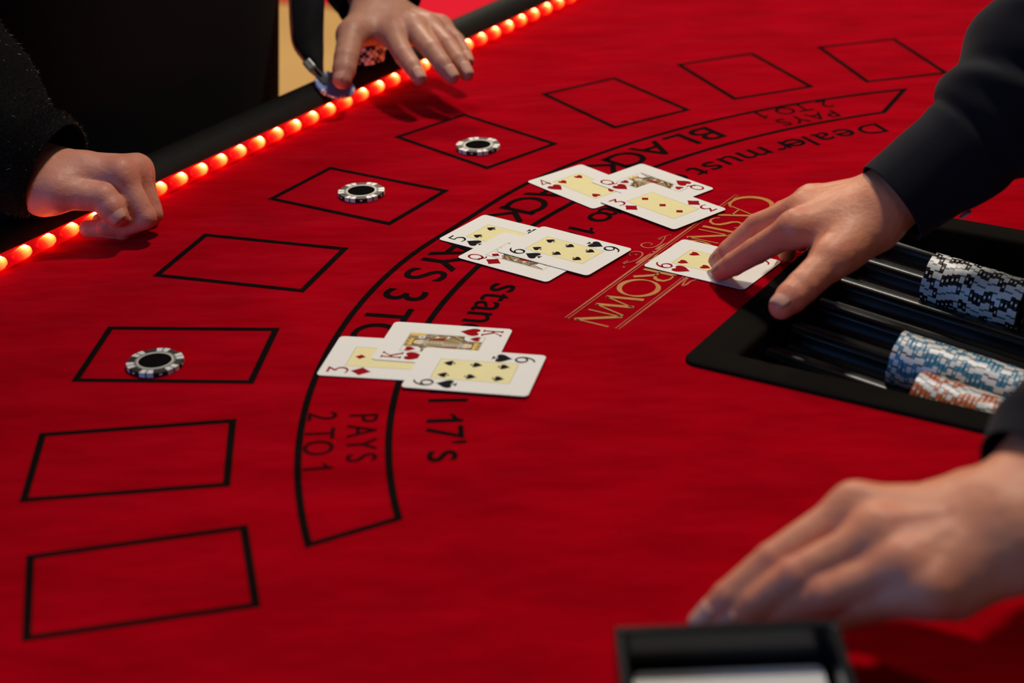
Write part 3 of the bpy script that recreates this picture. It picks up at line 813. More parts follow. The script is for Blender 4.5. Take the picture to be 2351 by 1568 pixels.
    # crown
    P(M_CGOLD, [(-4.6, 21.4), (5.8, 21.4), (7.2, 26.2), (4.2, 23.8), (3.4, 27.2), (0.6, 24.2), (-2.2, 27.2), (-3.2, 23.8), (-6.0, 26.2)], 8)
    P(M_CBROWN, [(-4.4, 21.2), (5.6, 21.2), (5.8, 22.2), (-4.6, 22.2)], 9)
    for i in range(4): P(M_RED, el(-3.0+2.5*i, 21.7, .5, .36, 8), 10)
    if kind == 'Q':   # flower held beside the neck
        P(M_RED, el(-9.2, 14.4, 1.5, 1.4, 10), 6); P(M_CGOLD, el(-9.2, 14.4, .6, .6, 8), 7)
        P(M_CBROWN, [(-9.0, 13.2), (-7.2, 9.4), (-6.8, 9.6), (-8.6, 13.4)], 5)
        P(M_COCHRE, [(9.6, 13.0), (12.8, 26.6), (13.6, 26.6), (11.2, 12.6)], 2)
        P(M_CBROWN, [(12.6, 13.0), (13.6, 26.8), (13.9, 26.8), (13.9, 13.0)], 3)
    mats = []; b = {}
    for m, pts, dz in layers:
        for rot in (1, -1):
            b.setdefault(m.name, (m, MB()))[1].poly([(x*mm*rot, y*mm*rot) for x, y in pts], z+dz*0.000006)
    V = []; F = []; MI = []; ML = []
    for i, (nm, (m, q)) in enumerate(b.items()):
        k = len(V); V += q.v; F += [tuple(j+k for j in f) for f in q.f]; MI += [i]*len(q.f); ML.append(m)
    return mk('court_figure', V, F, None, card, mats=ML, midx=MI)
def make_card(name, rank, suit, loc, t, label, tilt=(0, 0)):
    # portrait axes: X across, Y up; measured angle t is the long axis towards the card's foot
    red = suit in 'HD'; ink = M_RED if red else M_BLACK
    p = rrect(CW, CH, 0.0036); n = len(p)
    v = [(x, y, 0) for x, y in p]+[(x, y, CTK) for x, y in p]
    f = [tuple(range(n))[::-1], tuple(range(n, 2*n))]+[(i, (i+1) % n, n+(i+1) % n, n+i) for i in range(n)]
    o = mk('playing_card', v, f, M_CARD)
    o.location = loc; o.rotation_euler = (tilt[0], tilt[1], t+math.pi/2)
    tag(o, label, 'playing card', 'cards dealt on the layout')
    z = CTK
    PW, PH = 0.0149, 0.0277
    court = rank in 'KQ'
    if not court:
        b = MB(); b.poly([(-PW, -PH), (PW, -PH), (PW, PH), (-PW, PH)], z+2e-5); b.build('panel', M_PANEL, o)
    b = MB(); b.ribbon([(-PW, -PH), (PW, -PH), (PW, PH), (-PW, PH)], 0.00028, z+3.2e-5, closed=True); b.build('frame_line', M_LINE, o)
    ps = {'3': [(0, 20.6), (0, 0), (0, -19.6)], '4': [(-9, 20.6), (9, 20.6), (-9, -21.2), (9, -21.2)],
          '5': [(-9, 20.6), (9, 20.6), (0, 0), (-9, -20.6), (9, -20.6)], '6': [(-9, 20.3), (9, 20.3), (-9, .8), (9, .8), (-9, -18.7), (9, -18.7)]}.get(rank, [])
    for x, y in ps:
        fl = -1 if (y < -2 and suit != 'D') else 1
        if suit == 'S' and rank in '6' and abs(y) < 2: fl = -1
        b = MB(); add_suit(b, suit, x*mm, y*mm, 0.0088 if suit != 'D' else 0.0080, z+4.5e-5, 1, fl, 0.92 if suit != 'D' else 1.0); b.build('pip', ink, o)
    if court:
        court_figure(o, rank, z+2.4e-5, suit)
        for rot in (1, -1):
            b = MB(); b.poly([(-14.6*mm*rot, 13.8*mm*rot), (-7.4*mm*rot, 17.2*mm*rot), (-7.4*mm*rot, 27.2*mm*rot), (-14.6*mm*rot, 27.2*mm*rot)], z+9.6e-5); b.build('pip_ground', M_CARD, o)
            b = MB(); add_suit(b, suit, -10.9*mm, 20.9*mm, 0.0082, z+10.4e-5, rot, 1, 0.92); b.build('pip', ink, o)
    for rot in (1, -1):
        b = MB(); stroke_index(b, rank, -21.9*mm, 31.0*mm, 0.0136, z+4.5e-5, rot); b.build('index', ink, o)
        b = MB(); add_suit(b, suit, -21.9*mm, 14.6*mm, 0.0148, z+4.5e-5, rot, 1, 0.92); b.build('suit_mark', ink, o)
    return o
Z1, Z2, Z3 = 0.0007, 0.0012, 0.0018
make_card('c', '4', 'H', (0.0692, 1.4580, Z1), -0.9122, 'four of hearts lying undermost of the far cluster of three cards')
make_card('c', 'Q', 'H', (0.1245, 1.4531, Z2), -0.8718, 'queen of hearts lying half under the three of diamonds in the far cluster')
make_card('c', '3', 'D', (0.1292, 1.4040, Z3), -0.8728, 'three of diamonds lying on top of the queen of hearts')
make_card('c', '5', 'S', (-0.0027, 1.3498, Z1), -0.6454, 'five of spades lying undermost of the middle cluster of cards')
make_card('c', 'Q', 'D', (0.0128, 1.3090, Z2), -0.6662, 'queen of diamonds half covered by the six of spades')
make_card('c', '6', 'S', (0.0439, 1.3169, Z3), -0.6653, 'six of spades lying on top of the queen of diamonds')
make_card('c', '6', 'H', (0.1567, 1.2822, Z1), -0.6231, 'six of hearts held down by the dealer\'s fingers beside the chip tray')
make_card('c', '3', 'D', (-0.0863, 1.1378, Z1), -0.2062, 'three of diamonds half under the king of hearts')
make_card('c', 'K', 'H', (-0.0491, 1.1567, Z2), -0.2364, 'king of hearts in the near cluster of three cards')
make_card('c', '6', 'S', (-0.0263, 1.1112, Z3), -0.2403, 'six of spades lying on top of the king of hearts')

# ------------------------------------------------------------------ discard tray with cards in the foreground
SH = empty('card_tray', (0.095, 0.64, 0.0))
tag(SH, 'black acrylic card tray in the foreground holding a stack of white cards', 'card tray')
b = MB(); b.box(-.0525, .0525, -.075, .066, .0004, .004); bevel(b.build('base', M_SHOE, SH), .001)
b = MB(); b.box(-.0525, .0525, .060, .066, .004, .070); bevel(b.build('end_wall', M_SHOE, SH), .0012)
b = MB(); b.box(-.0525, -.0475, -.075, .060, .004, .070); bevel(b.build('side_wall', M_SHOE, SH), .0012)
b = MB(); b.box(.0475, .0525, -.075, .060, .004, .070); bevel(b.build('side_wall', M_SHOE, SH), .0012)
def flat_card(w, h, r, z0, z1, mb, ox, oy):
    p = rrect(w, h, r); n = len(p)
    mb.add([(x+ox, y+oy, z0) for x, y in p]+[(x+ox, y+oy, z1) for x, y in p], [tuple(range(n))[::-1], tuple(range(n, 2*n))]+[(i, (i+1) % n, n+(i+1) % n, n+i) for i in range(n)])
b = MB()
for i in range(92):
    flat_card(.088, .0622, .0036, .0044+i*.0005, .0044+i*.0005+.0004, b, .095+rng.uniform(-.0006, .0006), .664+rng.uniform(-.0006, .0006))
tag(b.build('card_stack', M_CARD), 'tight stack of white playing cards inside the black acrylic tray', 'card stack', kind='stuff')
b = MB(); flat_card(.088, .0622, .0036, 0, .0004, b, 0, 0)
o = b.build('playing_card', M_CARD); o.location = (.095, .664, .0506)
tag(o, 'plain white card lying topmost in the black acrylic tray', 'playing card')

#HANDS#
# ------------------------------------------------------------------ people: smooth bodies from distance fields
def fix_normals(o):
    bm = bmesh.new(); bm.from_mesh(o.data); bmesh.ops.recalc_face_normals(bm, faces=bm.faces); bm.to_mesh(o.data); bm.free()
def nrm(v): v = np.asarray(v, float); return v/max(np.linalg.norm(v), 1e-12)
def sd_cone(P, a, b, ra, rb):
    ab = b-a; L2 = max(ab@ab, 1e-12)
    t = np.clip((P-a)@ab/L2, 0, 1)
    return np.linalg.norm(P-a-t[:, None]*ab, axis=1)-(ra+(rb-ra)*t)
def sd_flat(P, a, b, ra, rb, side, k):
    """cone squashed: distances along 'side' divided by k (k > 1 widens)"""
    s = nrm(side)
    def sq(X): d = X@s; return X-np.outer(d, s)*(1-1/k) if X.ndim == 2 else X-d*s*(1-1/k)
    return sd_cone(sq(P), sq(a), sq(b), ra, rb)
def smin(a, b, k):
    h = np.clip(0.5+0.5*(b-a)/k, 0, 1)
    return b+(a-b)*h-k*h*(1-h)
def smax(a, b, k): return -smin(-a, -b, k)

def surface(field, lo, hi, h):
    """surface nets of field(P) <= 0 inside the box lo..hi with cell h"""
    lo = np.array(lo); n = np.ceil((np.array(hi)-lo)/h).astype(int)+1
    c = 4
    nc = np.ceil(n/c).astype(int)+1
    gx = np.stack(np.meshgrid(*[np.arange(k) for k in nc], indexing='ij'), -1).reshape(-1, 3)
    dc = field(lo+gx*h*c).reshape(nc)
    near = np.abs(dc) < h*c*2.2
    m = near.copy()
    for ax in range(3):
        m |= np.roll(near, 1, ax) | np.roll(near, -1, ax)
    idx = np.stack(np.meshgrid(*[np.arange(k) for k in n], indexing='ij'), -1).reshape(-1, 3)
    ci = np.minimum(np.round(idx/c).astype(int), nc-1)
    use = m[ci[:, 0], ci[:, 1], ci[:, 2]]
    D = dc[ci[:, 0], ci[:, 1], ci[:, 2]].copy()
    sel = np.where(use)[0]
    for k in range(0, len(sel), 200000):
        q = sel[k:k+200000]; D[q] = field(lo+idx[q]*h)
    D = D.reshape(n)
    ins = D < 0
    corners = [(i, j, k) for i in (0, 1) for j in (0, 1) for k in (0, 1)]
    cnt = sum(ins[i:n[0]-1+i, j:n[1]-1+j, k:n[2]-1+k].astype(int) for i, j, k in corners)
    act = (cnt > 0) & (cnt < 8)
    cells = np.argwhere(act)
    vid = -np.ones(act.shape, int); vid[act] = np.arange(len(cells))
    acc = np.zeros((len(cells), 3)); num = np.zeros(len(cells))
    for a in corners:
        for ax in range(3):
            if a[ax] == 1: continue
            b_ = list(a); b_[ax] = 1
            da = D[cells[:, 0]+a[0], cells[:, 1]+a[1], cells[:, 2]+a[2]]
            db = D[cells[:, 0]+b_[0], cells[:, 1]+b_[1], cells[:, 2]+b_[2]]
            x = (da < 0) != (db < 0)
            t = np.where(x, da/np.where(x, da-db, 1), 0)
            p = np.array(a, float)[None, :].repeat(len(cells), 0); p[:, ax] = t
            acc[x] += p[x]; num[x] += 1
    V = lo+(cells+acc/np.maximum(num, 1)[:, None])*h
    F = []
    for ax in range(3):
        o1, o2 = [q for q in range(3) if q != ax]
        s0 = [slice(0, n[q]-1) for q in range(3)]; s1 = [slice(0, n[q]-1) for q in range(3)]
        s0[ax] = slice(0, n[ax]-1); s1[ax] = slice(1, n[ax])
        for q in (o1, o2): s0[q] = slice(1, n[q]-1); s1[q] = slice(1, n[q]-1)
        A = ins[tuple(s0)]; B = ins[tuple(s1)]
        for flag, (X, Y) in ((0, (A, B)), (1, (B, A))):
            e = np.argwhere(X & ~Y)
            if not len(e): continue
            e[:, o1] += 1; e[:, o2] += 1
            def g(d1, d2):
                q = e.copy(); q[:, o1] -= d1; q[:, o2] -= d2
                return vid[q[:, 0], q[:, 1], q[:, 2]]
            quad = np.stack([g(0, 0), g(1, 0), g(1, 1), g(0, 1)], 1)
            if (flag == 0) == (ax == 1): quad = quad[:, ::-1]
            F.append(quad)
    return V, np.vstack(F)

FR = dict(thumb=(.0132, .0118, .0112, .0090), index=(.0114, .0098, .0088, .0071), middle=(.0115, .0099, .0089, .0072),
          ring=(.0110, .0094, .0085, .0069), pinky=(.0098, .0083, .0074, .0060))
NAMES4 = ('index', 'middle', 'ring', 'pinky')
def make_hand(J, up, scale=1.0, cell=0.0013, arm_r=(.026, .030), tendon=.5, thin=1.0, dimple=0.0, hug=.0055, webk=1.0):
    """J: W wrist, F forearm point, thumb (CMC, MCP, IP, TIP), four fingers (MCP, PIP, DIP, TIP). One continuous surface."""
    J = {k: (np.array(v, float) if not isinstance(v[0], (list, tuple)) else [np.array(q, float) for q in v]) for k, v in J.items()}
    W, Fo = J['W'], J['F']; up = nrm(up)
    row = nrm(J['pinky'][0]-J['index'][0])                # from index to pinky
    fwd = nrm((J['middle'][0]+J['ring'][0])/2-W)
    nd = nrm(np.cross(row, fwd)); nd = nd if nd@up > 0 else -nd     # back of the hand
    R = {k: [q*scale*thin for q in v] for k, v in FR.items()}
    def field(P):
        s = scale
        # forearm and wrist
        d = sd_flat(P, W, Fo, arm_r[0]*s*.80, arm_r[1]*s, row, 1.32)
        palm = None
        offs = (-.0135, -.0045, .0045, .0125)
        for k, nm in enumerate(NAMES4):
            mcp = J[nm][0]; base = W+row*offs[k]*s+fwd*.012*s
            q = sd_cone(P, base-nd*.002*s, mcp-nd*.0015*s, (.0150)*s, R[nm][0]*1.14)
            palm = q if palm is None else smin(palm, q, .015*s)
        mid = (J['index'][0]+J['pinky'][0])/2
        q = sd_flat(P, W+fwd*.02*s-nd*.006*s, mid-fwd*.012*s-nd*.007*s, .012*s, .0115*s, row, 2.1)
        palm = smin(palm, q, .010*s)
        # pad under the little finger
        q = sd_cone(P, W+row*.013*s+fwd*.014*s-nd*.006*s, J['pinky'][0]-fwd*.012*s-nd*.008*s, .012*s, .0095*s)
        palm = smin(palm, q, .010*s)
        d = smin(d, palm, .016*s)
        # thumb: pad, web, phalanges
        T = J['thumb']
        d = smin(d, sd_cone(P, T[0], T[1], .0172*s, R['thumb'][0]*1.12), .016*s)
        web = J['index'][0]*.50+W*.50
        d = smin(d, sd_cone(P, T[1]*.72+T[0]*.28, web+nd*(.010*(webk-1)-.004)*s, .0085*s*webk, .0095*s*webk), .014*s)
        th = sd_cone(P, T[1], T[2], R['thumb'][0], R['thumb'][1])
        th = smin(th, sd_cone(P, T[2], T[2]*.45+T[3]*.55, R['thumb'][1], R['thumb'][2]), .0012*s)
        th = smin(th, sd_cone(P, T[2]*.45+T[3]*.55, T[3], R['thumb'][2], R['thumb'][3]), .0012*s)
        d = smin(d, th, hug*s)
        fing = None
        for nm in NAMES4:
            a, b_, c, t = J[nm]; r = R[nm]
            q = sd_cone(P, a, b_, r[0], r[1])
            q = smin(q, sd_cone(P, b_, c, r[1], r[2]), .0012*s)
            q = smin(q, sd_cone(P, c, t, r[2], r[3]), .0012*s)
            fing = q if fing is None else smin(fing, q, .0022*s)
        d = smin(d, fing, .0080*s)
        # knuckles and tendons on the back
        for k, nm in enumerate(NAMES4):
            a = J[nm][0]
            d = smin(d, np.linalg.norm(P-(a+nd*.0012*s), axis=1)-R[nm][0]*.92, .004*s)
            if tendon:
                q = sd_cone(P, W+row*offs[k]*.55*s+fwd*.025*s+nd*.0115*s, a+nd*(R[nm][0]-.0012*s), .0012*s, .0018*s)
                d = smin(d, q+(1-tendon)*.0015*s, .006*s)
        # dimples between the knuckles
        for k in range(3 if dimple else 0):
            a = (J[NAMES4[k]][0]+J[NAMES4[k+1]][0])/2+fwd*.004*s+nd*.0125*s
            d = smax(d, -(np.linalg.norm(P-a, axis=1)-.0042*s*dimple), .006*s)
        return d
    pts = np.vstack([np.vstack(v) if isinstance(v, list) else v[None] for v in J.values()])
    lo = pts.min(0)-.034*scale; hi = pts.max(0)+.034*scale
    V, F = surface(field, lo, hi, cell)
    # two rounds of smoothing take the lattice out of the surface
    e = np.vstack([F[:, [0, 1]], F[:, [1, 2]], F[:, [2, 3]], F[:, [3, 0]]])
    for lam in (.5, -.52, .5, -.52):
        S = np.zeros_like(V); cn = np.zeros(len(V))
        np.add.at(S, e[:, 0], V[e[:, 1]]); np.add.at(cn, e[:, 0], 1)
        np.add.at(S, e[:, 1], V[e[:, 0]]); np.add.at(cn, e[:, 1], 1)
        V = V+lam*(S/np.maximum(cn, 1)[:, None]-V)
    # redder skin at the joints and finger ends
    fl = np.zeros(len(V))
    for nm in NAMES4+('thumb',):
        for i, (q, rad, amt) in enumerate(zip(J[nm], (.014, .011, .009, .012), (.35, .45, .3, .55))):
            if nm == 'thumb' and i == 0: continue
            dd = np.linalg.norm(V-q, axis=1); fl = np.maximum(fl, amt*np.clip(1.6-dd/(rad*scale), 0, 1))
    return V, F, fl, J, R, nd

def nail(J4, r, dorsal, scale, thumb=False):
    """curved plate over the end of the last bone"""
    c, t = J4[2], J4[3]; ax = nrm(t-c); d = np.asarray(dorsal, float); d = nrm(d-ax*(d@ax)); s = np.cross(ax, d)
    L = np.linalg.norm(t-c); l0 = L*(.48 if not thumb else .58); l1 = L+r[3]*.72
    v = []; f = []; nu, nv = 9, 8
    ha = math.radians(54)
    for i in range(nv):
        u = i/(nv-1); x = l0+(l1-l0)*u
        rr = (r[2]+(r[3]-r[2])*min(x/L, 1))
        over = max(0, x-L); rr2 = math.sqrt(max(rr*rr-over*over*.75, (rr*.55)**2))
        wfac = math.sin(math.pi*(0.20+0.60*u))**0.35
        for j in range(nu):
            a = ha*wfac*(2*j/(nu-1)-1)
            v.append(c+ax*x+(d*math.cos(a)+s*math.sin(a))*(rr2+.00035))
    for i in range(nv-1):
        for j in range(nu-1):
            k = i*nu+j; f.append((k, k+1, k+1+nu, k+nu))
    return v, f

def build_hand(J, up, root, m, scale=1.0, cell=0.0013, dorsals=None, nails=('thumb', 'index', 'middle', 'ring', 'pinky'), **kw):
    V, F, fl, Jn, R, nd = make_hand(J, up, scale, cell, **kw)
    return V, F, fl, Jn, R, nd
def finish_body(root, pieces, m, nail_specs, name='body'):
    """one body mesh from the bare-skin surfaces of one person, nails below it"""
    V = []; F = []; fl = []; k = 0
    for v, f, q in pieces:
        V.append(v); F.append(f+k); fl.append(q); k += len(v)
    V = np.vstack(V); F = np.vstack(F); fl = np.concatenate(fl)
    o = mk(name, V, F, m, root, smooth=True, world=True)
    fix_normals(o)
    at = o.data.attributes.new('flush', 'FLOAT', 'POINT'); at.data.foreach_set('value', fl.astype(np.float32))
    for v, f in nail_specs:
        n = mk('fingernail', v, f, M_NAIL, o, smooth=True, world=True)
        sm = n.modifiers.new('thickness', 'SOLIDIFY'); sm.thickness = .0005; sm.offset = -1
    return o

def catmull(pts, n):
    p = np.array(pts, float); m_ = len(p); out = []
    for x in np.linspace(0, m_-1-1e-9, n):
        i = int(x); t = x-i
        a, b_, c, d = p[max(i-1, 0)], p[i], p[min(i+1, m_-1)], p[min(i+2, m_-1)]
        out.append(.5*((2*b_)+(-a+c)*t+(2*a-5*b_+4*c-d)*t*t+(-a+3*b_-3*c+d)*t**3))
    return np.array(out)
def sleeve(name, path, radii, m, parent, n=90, seg=72, wrinkle=None, inner=.02, flat=1.0, side=None, caps=True, thick=.0016):
    """cloth tube along a path; opens at the first point with a turned-in hem"""
    P = catmull(path, n); rad = catmull(np.array(radii, float)[:, None], n)[:, 0]
    d = np.gradient(P, axis=0); d /= np.linalg.norm(d, axis=1)[:, None]
    s = nrm(np.cross(d[0], side if side is not None else (0, 0, 1))); rows_ = []
    Ls = np.concatenate([[0], np.cumsum(np.linalg.norm(np.diff(P, axis=0), axis=1))])
    th = np.linspace(0, 2*math.pi, seg, endpoint=False)
    fr = []
    for i in range(n):
        s = nrm(s-d[i]*(s@d[i])); u = np.cross(d[i], s); fr.append((s.copy(), u))
        r = np.full(seg, rad[i])
        if wrinkle is not None: r = r+wrinkle(Ls[i], th)
        rows_.append(P[i]+np.outer(r*np.cos(th)*flat, s)+np.outer(r*np.sin(th), u))
    # hem: inside rows first
    hem = []
    for k, (dd, off) in enumerate(((inner, thick*1.3), (inner*.4, thick), (0.0004, thick*.8), (-0.0004, thick*.35))):
        i = min(int(np.searchsorted(Ls, max(dd, 0))), n-1)
        r = np.full(seg, rad[i])
        if wrinkle is not None: r = r+wrinkle(max(dd, 0), th)
        r = r-off
        s0, u0 = fr[i]; c = P[0]+d[0]*dd if dd <= 0 else P[i]
        hem.append(c+np.outer(r*np.cos(th)*flat, s0)+np.outer(r*np.sin(th), u0))
    allr = hem+rows_
    V = np.vstack(allr); F = []
    for i in range(len(allr)-1):
        for j in range(seg):
            a = i*seg+j; c = i*seg+(j+1) % seg; F.append((a, c, c+seg, a+seg))
    if caps: F.append(tuple((len(allr)-1)*seg+j for j in range(seg)))
    return V, F, (P, d, fr, rad, Ls)
def bump1(x, c, w): return np.exp(-((x-c)/w)**2)
def torso_loft(sections, seg=40):
    """sections: (center xyz, half width, half depth, heading)"""
    V = []; F = []; th = np.linspace(0, 2*math.pi, seg, endpoint=False)
    for c, hw, hd, head in sections:
        f = np.array([math.cos(head), math.sin(head), 0]); s = np.array([-f[1], f[0], 0])
        x = np.sign(np.cos(th))*np.abs(np.cos(th))**.85*hd; y = np.sign(np.sin(th))*np.abs(np.sin(th))**.85*hw
        V.append(np.array(c)+np.outer(x, f)+np.outer(y, s))
    V = np.vstack(V); k = len(sections)
    for i in range(k-1):
        for j in range(seg):
            a = i*seg+j; c = i*seg+(j+1) % seg; F.append((a, c, c+seg, a+seg))
    F.append(tuple(range(seg))[::-1]); F.append(tuple((k-1)*seg+j for j in range(seg)))
    return V, F
def join(parts):
    V = []; F = []; k = 0
    for v, f in parts:
        V.append(np.asarray(v)); F += [tuple(int(i)+k for i in q) for q in f]; k += len(v)
    return np.vstack(V), F

# ---- the dealer: right hand on the six of hearts, left hand behind the card tray
DEALER = empty('person', (0.78, 1.08, -0.8))
tag(DEALER, 'dealer in a dark navy shirt reaching over the table with both hands', 'person')
JR = dict(W=(.278, 1.212, .077), F=(.345, 1.228, .118),
          thumb=[(.2598, 1.1923, .062), (.2255, 1.1628, .0535), (.202, 1.1406, .043), (.1855, 1.1255, .0355)],
          index=[(.2040, 1.1915, .0656), (.1794, 1.217, .0379), (.1663, 1.2314, .0222), (.1588, 1.2473, .0092)],
          middle=[(.2143, 1.2175, .0688), (.1857, 1.2476, .0447), (.1658, 1.2513, .0239), (.1592, 1.2675, .0092)],
          ring=[(.2225, 1.2375, .0665), (.2085, 1.2720, .0450), (.2120, 1.2740, .0205), (.2135, 1.2816, .0078)],
          pinky=[(.2300, 1.2550, .0610), (.2210, 1.2860, .0440), (.2250, 1.2900, .0240), (.2265, 1.2960, .0085)])
JL = dict(W=(.2466, .7653, .080), F=(.318, .821, .110),
          thumb=[(.2320, .8040, .068), (.2080, .8120, .057), (.1750, .8140, .042), (.1527, .8068, .033)],
          index=[(.1717, .7910, .0770), (.1275, .7731, .0580), (.1047, .7646, .0430), (.0915, .7625, .0300)],
          middle=[(.1788, .7655, .0770), (.1367, .7552, .0600), (.1168, .7565, .0440), (.1025, .7573, .0310)],
          ring=[(.1870, .7435, .0720), (.1487, .7427, .0570), (.1322, .7501, .0430), (.1198, .7554, .0310)],
          pinky=[(.1977, .7306, .0660), (.1670, .7369, .0530), (.1528, .7442, .0420), (.1427, .7524, .0310)])
pieces = []; nails_ = []
V, F, fl, Jn, R, nd = build_hand(JR, (-.4, -.3, .9), DEALER, M_SKIN_D, scale=1.0, arm_r=(.0275, .0285))
pieces.append((V, F, fl))
for k in NAMES4: nails_.append(nail(Jn[k], R[k], nd*.6+np.array([-.7, .15, .35]), 1.0))
nails_.append(nail(Jn['thumb'], R['thumb'], (-.35, -.35, .55), 1.0, True))
V, F, fl, Jn, R, nd = build_hand(JL, (0, -.2, 1), DEALER, M_SKIN_D, scale=1.06, cell=.0016, arm_r=(.030, .031))
pieces.append((V, F, fl))
for k in NAMES4: nails_.append(nail(Jn[k], R[k], nd*.6+np.array([-.6, -.1, .5]), 1.06))
nails_.append(nail(Jn['thumb'], R['thumb'], (.1, .5, .6), 1.06, True))
finish_body(DEALER, pieces[:1], M_SKIN_D, nails_[:5], 'hand'); finish_body(DEALER, pieces[1:], M_SKIN_D, nails_[5:], 'hand')

def wr_right(x, th):
    a = np.zeros_like(th)
    # stiff cuff, seam, then slanting folds
    a += -.0022*bump1(x, .074, .005)+.0036*bump1(x, .086, .009)*(1+.6*np.cos(th-2.2))
    for c, w, ph, amp, sl in ((.105, .010, 2.0, .0050, .012), (.128, .013, 3.6, .0052, -.015), (.155, .014, 1.2, .0060, .018), (.182, .013, 2.8, .0060, -.016), (.215, .016, 2.0, .0070, .02), (.25, .018, .5, .006, .02)):
        a += amp*bump1(x+sl*np.sin(th-ph), c, w)*(.35+.65*np.cos(th-ph)**2)-amp*.55*bump1(x+sl*np.sin(th-ph), c+w*1.4, w*.8)*(.35+.65*np.cos(th-ph)**2)
    return a
sv = []
v, f, info = sleeve('s', [(.2745, 1.205, .0765), (.303, 1.214, .094), (.335, 1.222, .115), (.387, 1.245, .166), (.45, 1.27, .24), (.55, 1.29, .36), (.67, 1.29, .47)],
                    [.0325, .0355, .041, .052, .058, .066, .078], None, None, wrinkle=wr_right, n=130)
sv.append((v, f))
def wr_left(x, th):
    a = np.zeros_like(th)
    for c, w, ph, amp, sl in ((.022, .008, 1.0, .003, .006), (.045, .010, 2.4, .005, .01), (.075, .013, .6, .006, -.012), (.11, .014, 1.8, .006, .014), (.15, .016, 2.6, .006, -.015)):
        a += amp*bump1(x+sl*np.sin(th-ph), c, w)*(.4+.6*np.cos(th-ph)**2)-amp*.5*bump1(x+sl*np.sin(th-ph), c+w*1.4, w*.8)
    return a
v, f, info2 = sleeve('s', [(.2615, .789, .0865), (.292, .810, .099), (.345, .836, .120), (.43, .865, .165), (.52, .885, .28), (.64, .90, .44)],
                     [.0355, .045, .052, .058, .066, .078], None, None, wrinkle=wr_left, n=90)
sv.append((v, f))
hd = math.pi+.12
sv.append(torso_loft([((.80, 1.09, -.30), .175, .105, hd), ((.79, 1.09, -.1), .17, .105, hd), ((.775, 1.09, .1), .18, .11, hd), ((.76, 1.09, .3), .20, .115, hd),
                      ((.75, 1.09, .43), .215, .10, hd), ((.745, 1.09, .50), .17, .075, hd), ((.74, 1.09, .53), .07, .06, hd), ((.735, 1.09, .56), .062, .055, hd)]))
v, f = join(sv)
SHIRT = mk('shirt', v, f, M_NAVY, DEALER, smooth=True, world=True)
P_, d_, fr_, rad_, L_ = info
v, f = torso_loft([((.80, 1.09, -.80), .13, .10, hd), ((.80, 1.09, -.5), .15, .105, hd), ((.80, 1.09, -.28), .17, .10, hd)])
mk('trousers', v, f, M_TROUSER, DEALER, smooth=True, world=True)
t = 1.12
i = int(np.searchsorted(L_, .040)); o_ = fr_[i][0]*math.cos(t)+fr_[i][1]*math.sin(t)
q = P_[i]+o_*(rad_[i]+.0010)
v, f = lathe([(0, 0), (.0042, 0), (.0050, .0008), (.0048, .0020), (.0036, .0022), (.0030, .0016), (0, .0016)], 24)
o = mk('cuff_button', v, f, M_BUTTON, SHIRT, smooth=True)
o.rotation_mode = 'QUATERNION'; o.location = Vector(q)-DEALER.location; o.matrix_parent_inverse = Matrix.Identity(4)
o.rotation_quaternion = Vector((0, 0, 1)).rotation_difference(Vector(o_))
SHIRT_M = SHIRT.matrix_parent_inverse.copy()
o.location = Vector(q)

# ---- left player: plush coat, left fist resting on the rope light
PA = empty('person', (*rail(-0.16, .30), -0.8))
tag(PA, 'person in a black plush coat resting a closed fist on the rail', 'person')
JA = dict(W=(-.3740, 1.3990, .0530), F=(-.4080, 1.4060, .0680),
          thumb=[(-.3740, 1.3740, .0420), (-.3590, 1.3670, .0465), (-.3240, 1.3650, .0420), (-.3125, 1.3570, .0285)],
          index=[(-.3120, 1.3851, .0545), (-.2930, 1.3699, .0215), (-.3112, 1.3702, .0145), (-.3255, 1.3660, .0165)],
          middle=[(-.3045, 1.4030, .0500), (-.2915, 1.3880, .0175), (-.3130, 1.3740, .0108), (-.3420, 1.3760, .0115)],
          ring=[(-.3052, 1.4230, .0440), (-.2955, 1.4080, .0140), (-.3134, 1.3930, .0098), (-.3350, 1.3930, .0110)],
          pinky=[(-.3076, 1.4390, .0385), (-.2990, 1.4240, .0115), (-.3139, 1.4100, .0088), (-.3320, 1.4100, .0098)])
V, F, fl, Jn, R, nd = build_hand(JA, (0, -.1, 1), PA, M_SKIN_A, scale=.97, arm_r=(.0245, .028), hug=.0040, webk=1.5)
nails_ = [nail(Jn['thumb'], R['thumb'], (.15, -.80, .45), .97, True)]
finish_body(PA, [(V, F, fl)], M_SKIN_A, nails_)
def wr_a(x, th): return .004*np.sin(x*70+2*np.cos(th))*.5+.005*bump1(x, .012, .012)+.004*np.sin(3*th+x*30)*.5
sv = []
v, f, infoA = sleeve('s', [(-.3655, 1.393, .0570), (-.390, 1.403, .066), (-.425, 1.422, .096), (-.485, 1.452, .170), (-.57, 1.44, .27), (-.63, 1.41, .42)],
                     [.0345, .040, .048, .055, .062, .078], None, None, wrinkle=wr_a, n=70, inner=.012, flat=1.22)
sv.append((v, f))
ha = math.atan2(-RN[1], -RN[0])
def sec(t, n, z, hw, hdp): q = rail(t, n); return ((q[0], q[1], z), hw, hdp, ha)
sv.append(torso_loft([sec(-.23, .30, -.25, .21, .12), sec(-.23, .28, -.0, .21, .12), sec(-.23, .27, .2, .21, .12), sec(-.22, .26, .38, .23, .11), sec(-.17, .26, .47, .19, .09), sec(-.17, .26, .51, .07, .06)]))
v, f = join(sv)
COAT = mk('coat', v, f, M_COATA, PA, smooth=True, world=True)
v, f = torso_loft([sec(-.20, .30, -.80, .17, .11), sec(-.20, .30, -.5, .18, .12), sec(-.20, .30, -.22, .20, .12)])
mk('trousers', v, f, M_TROUSER, PA, smooth=True, world=True)
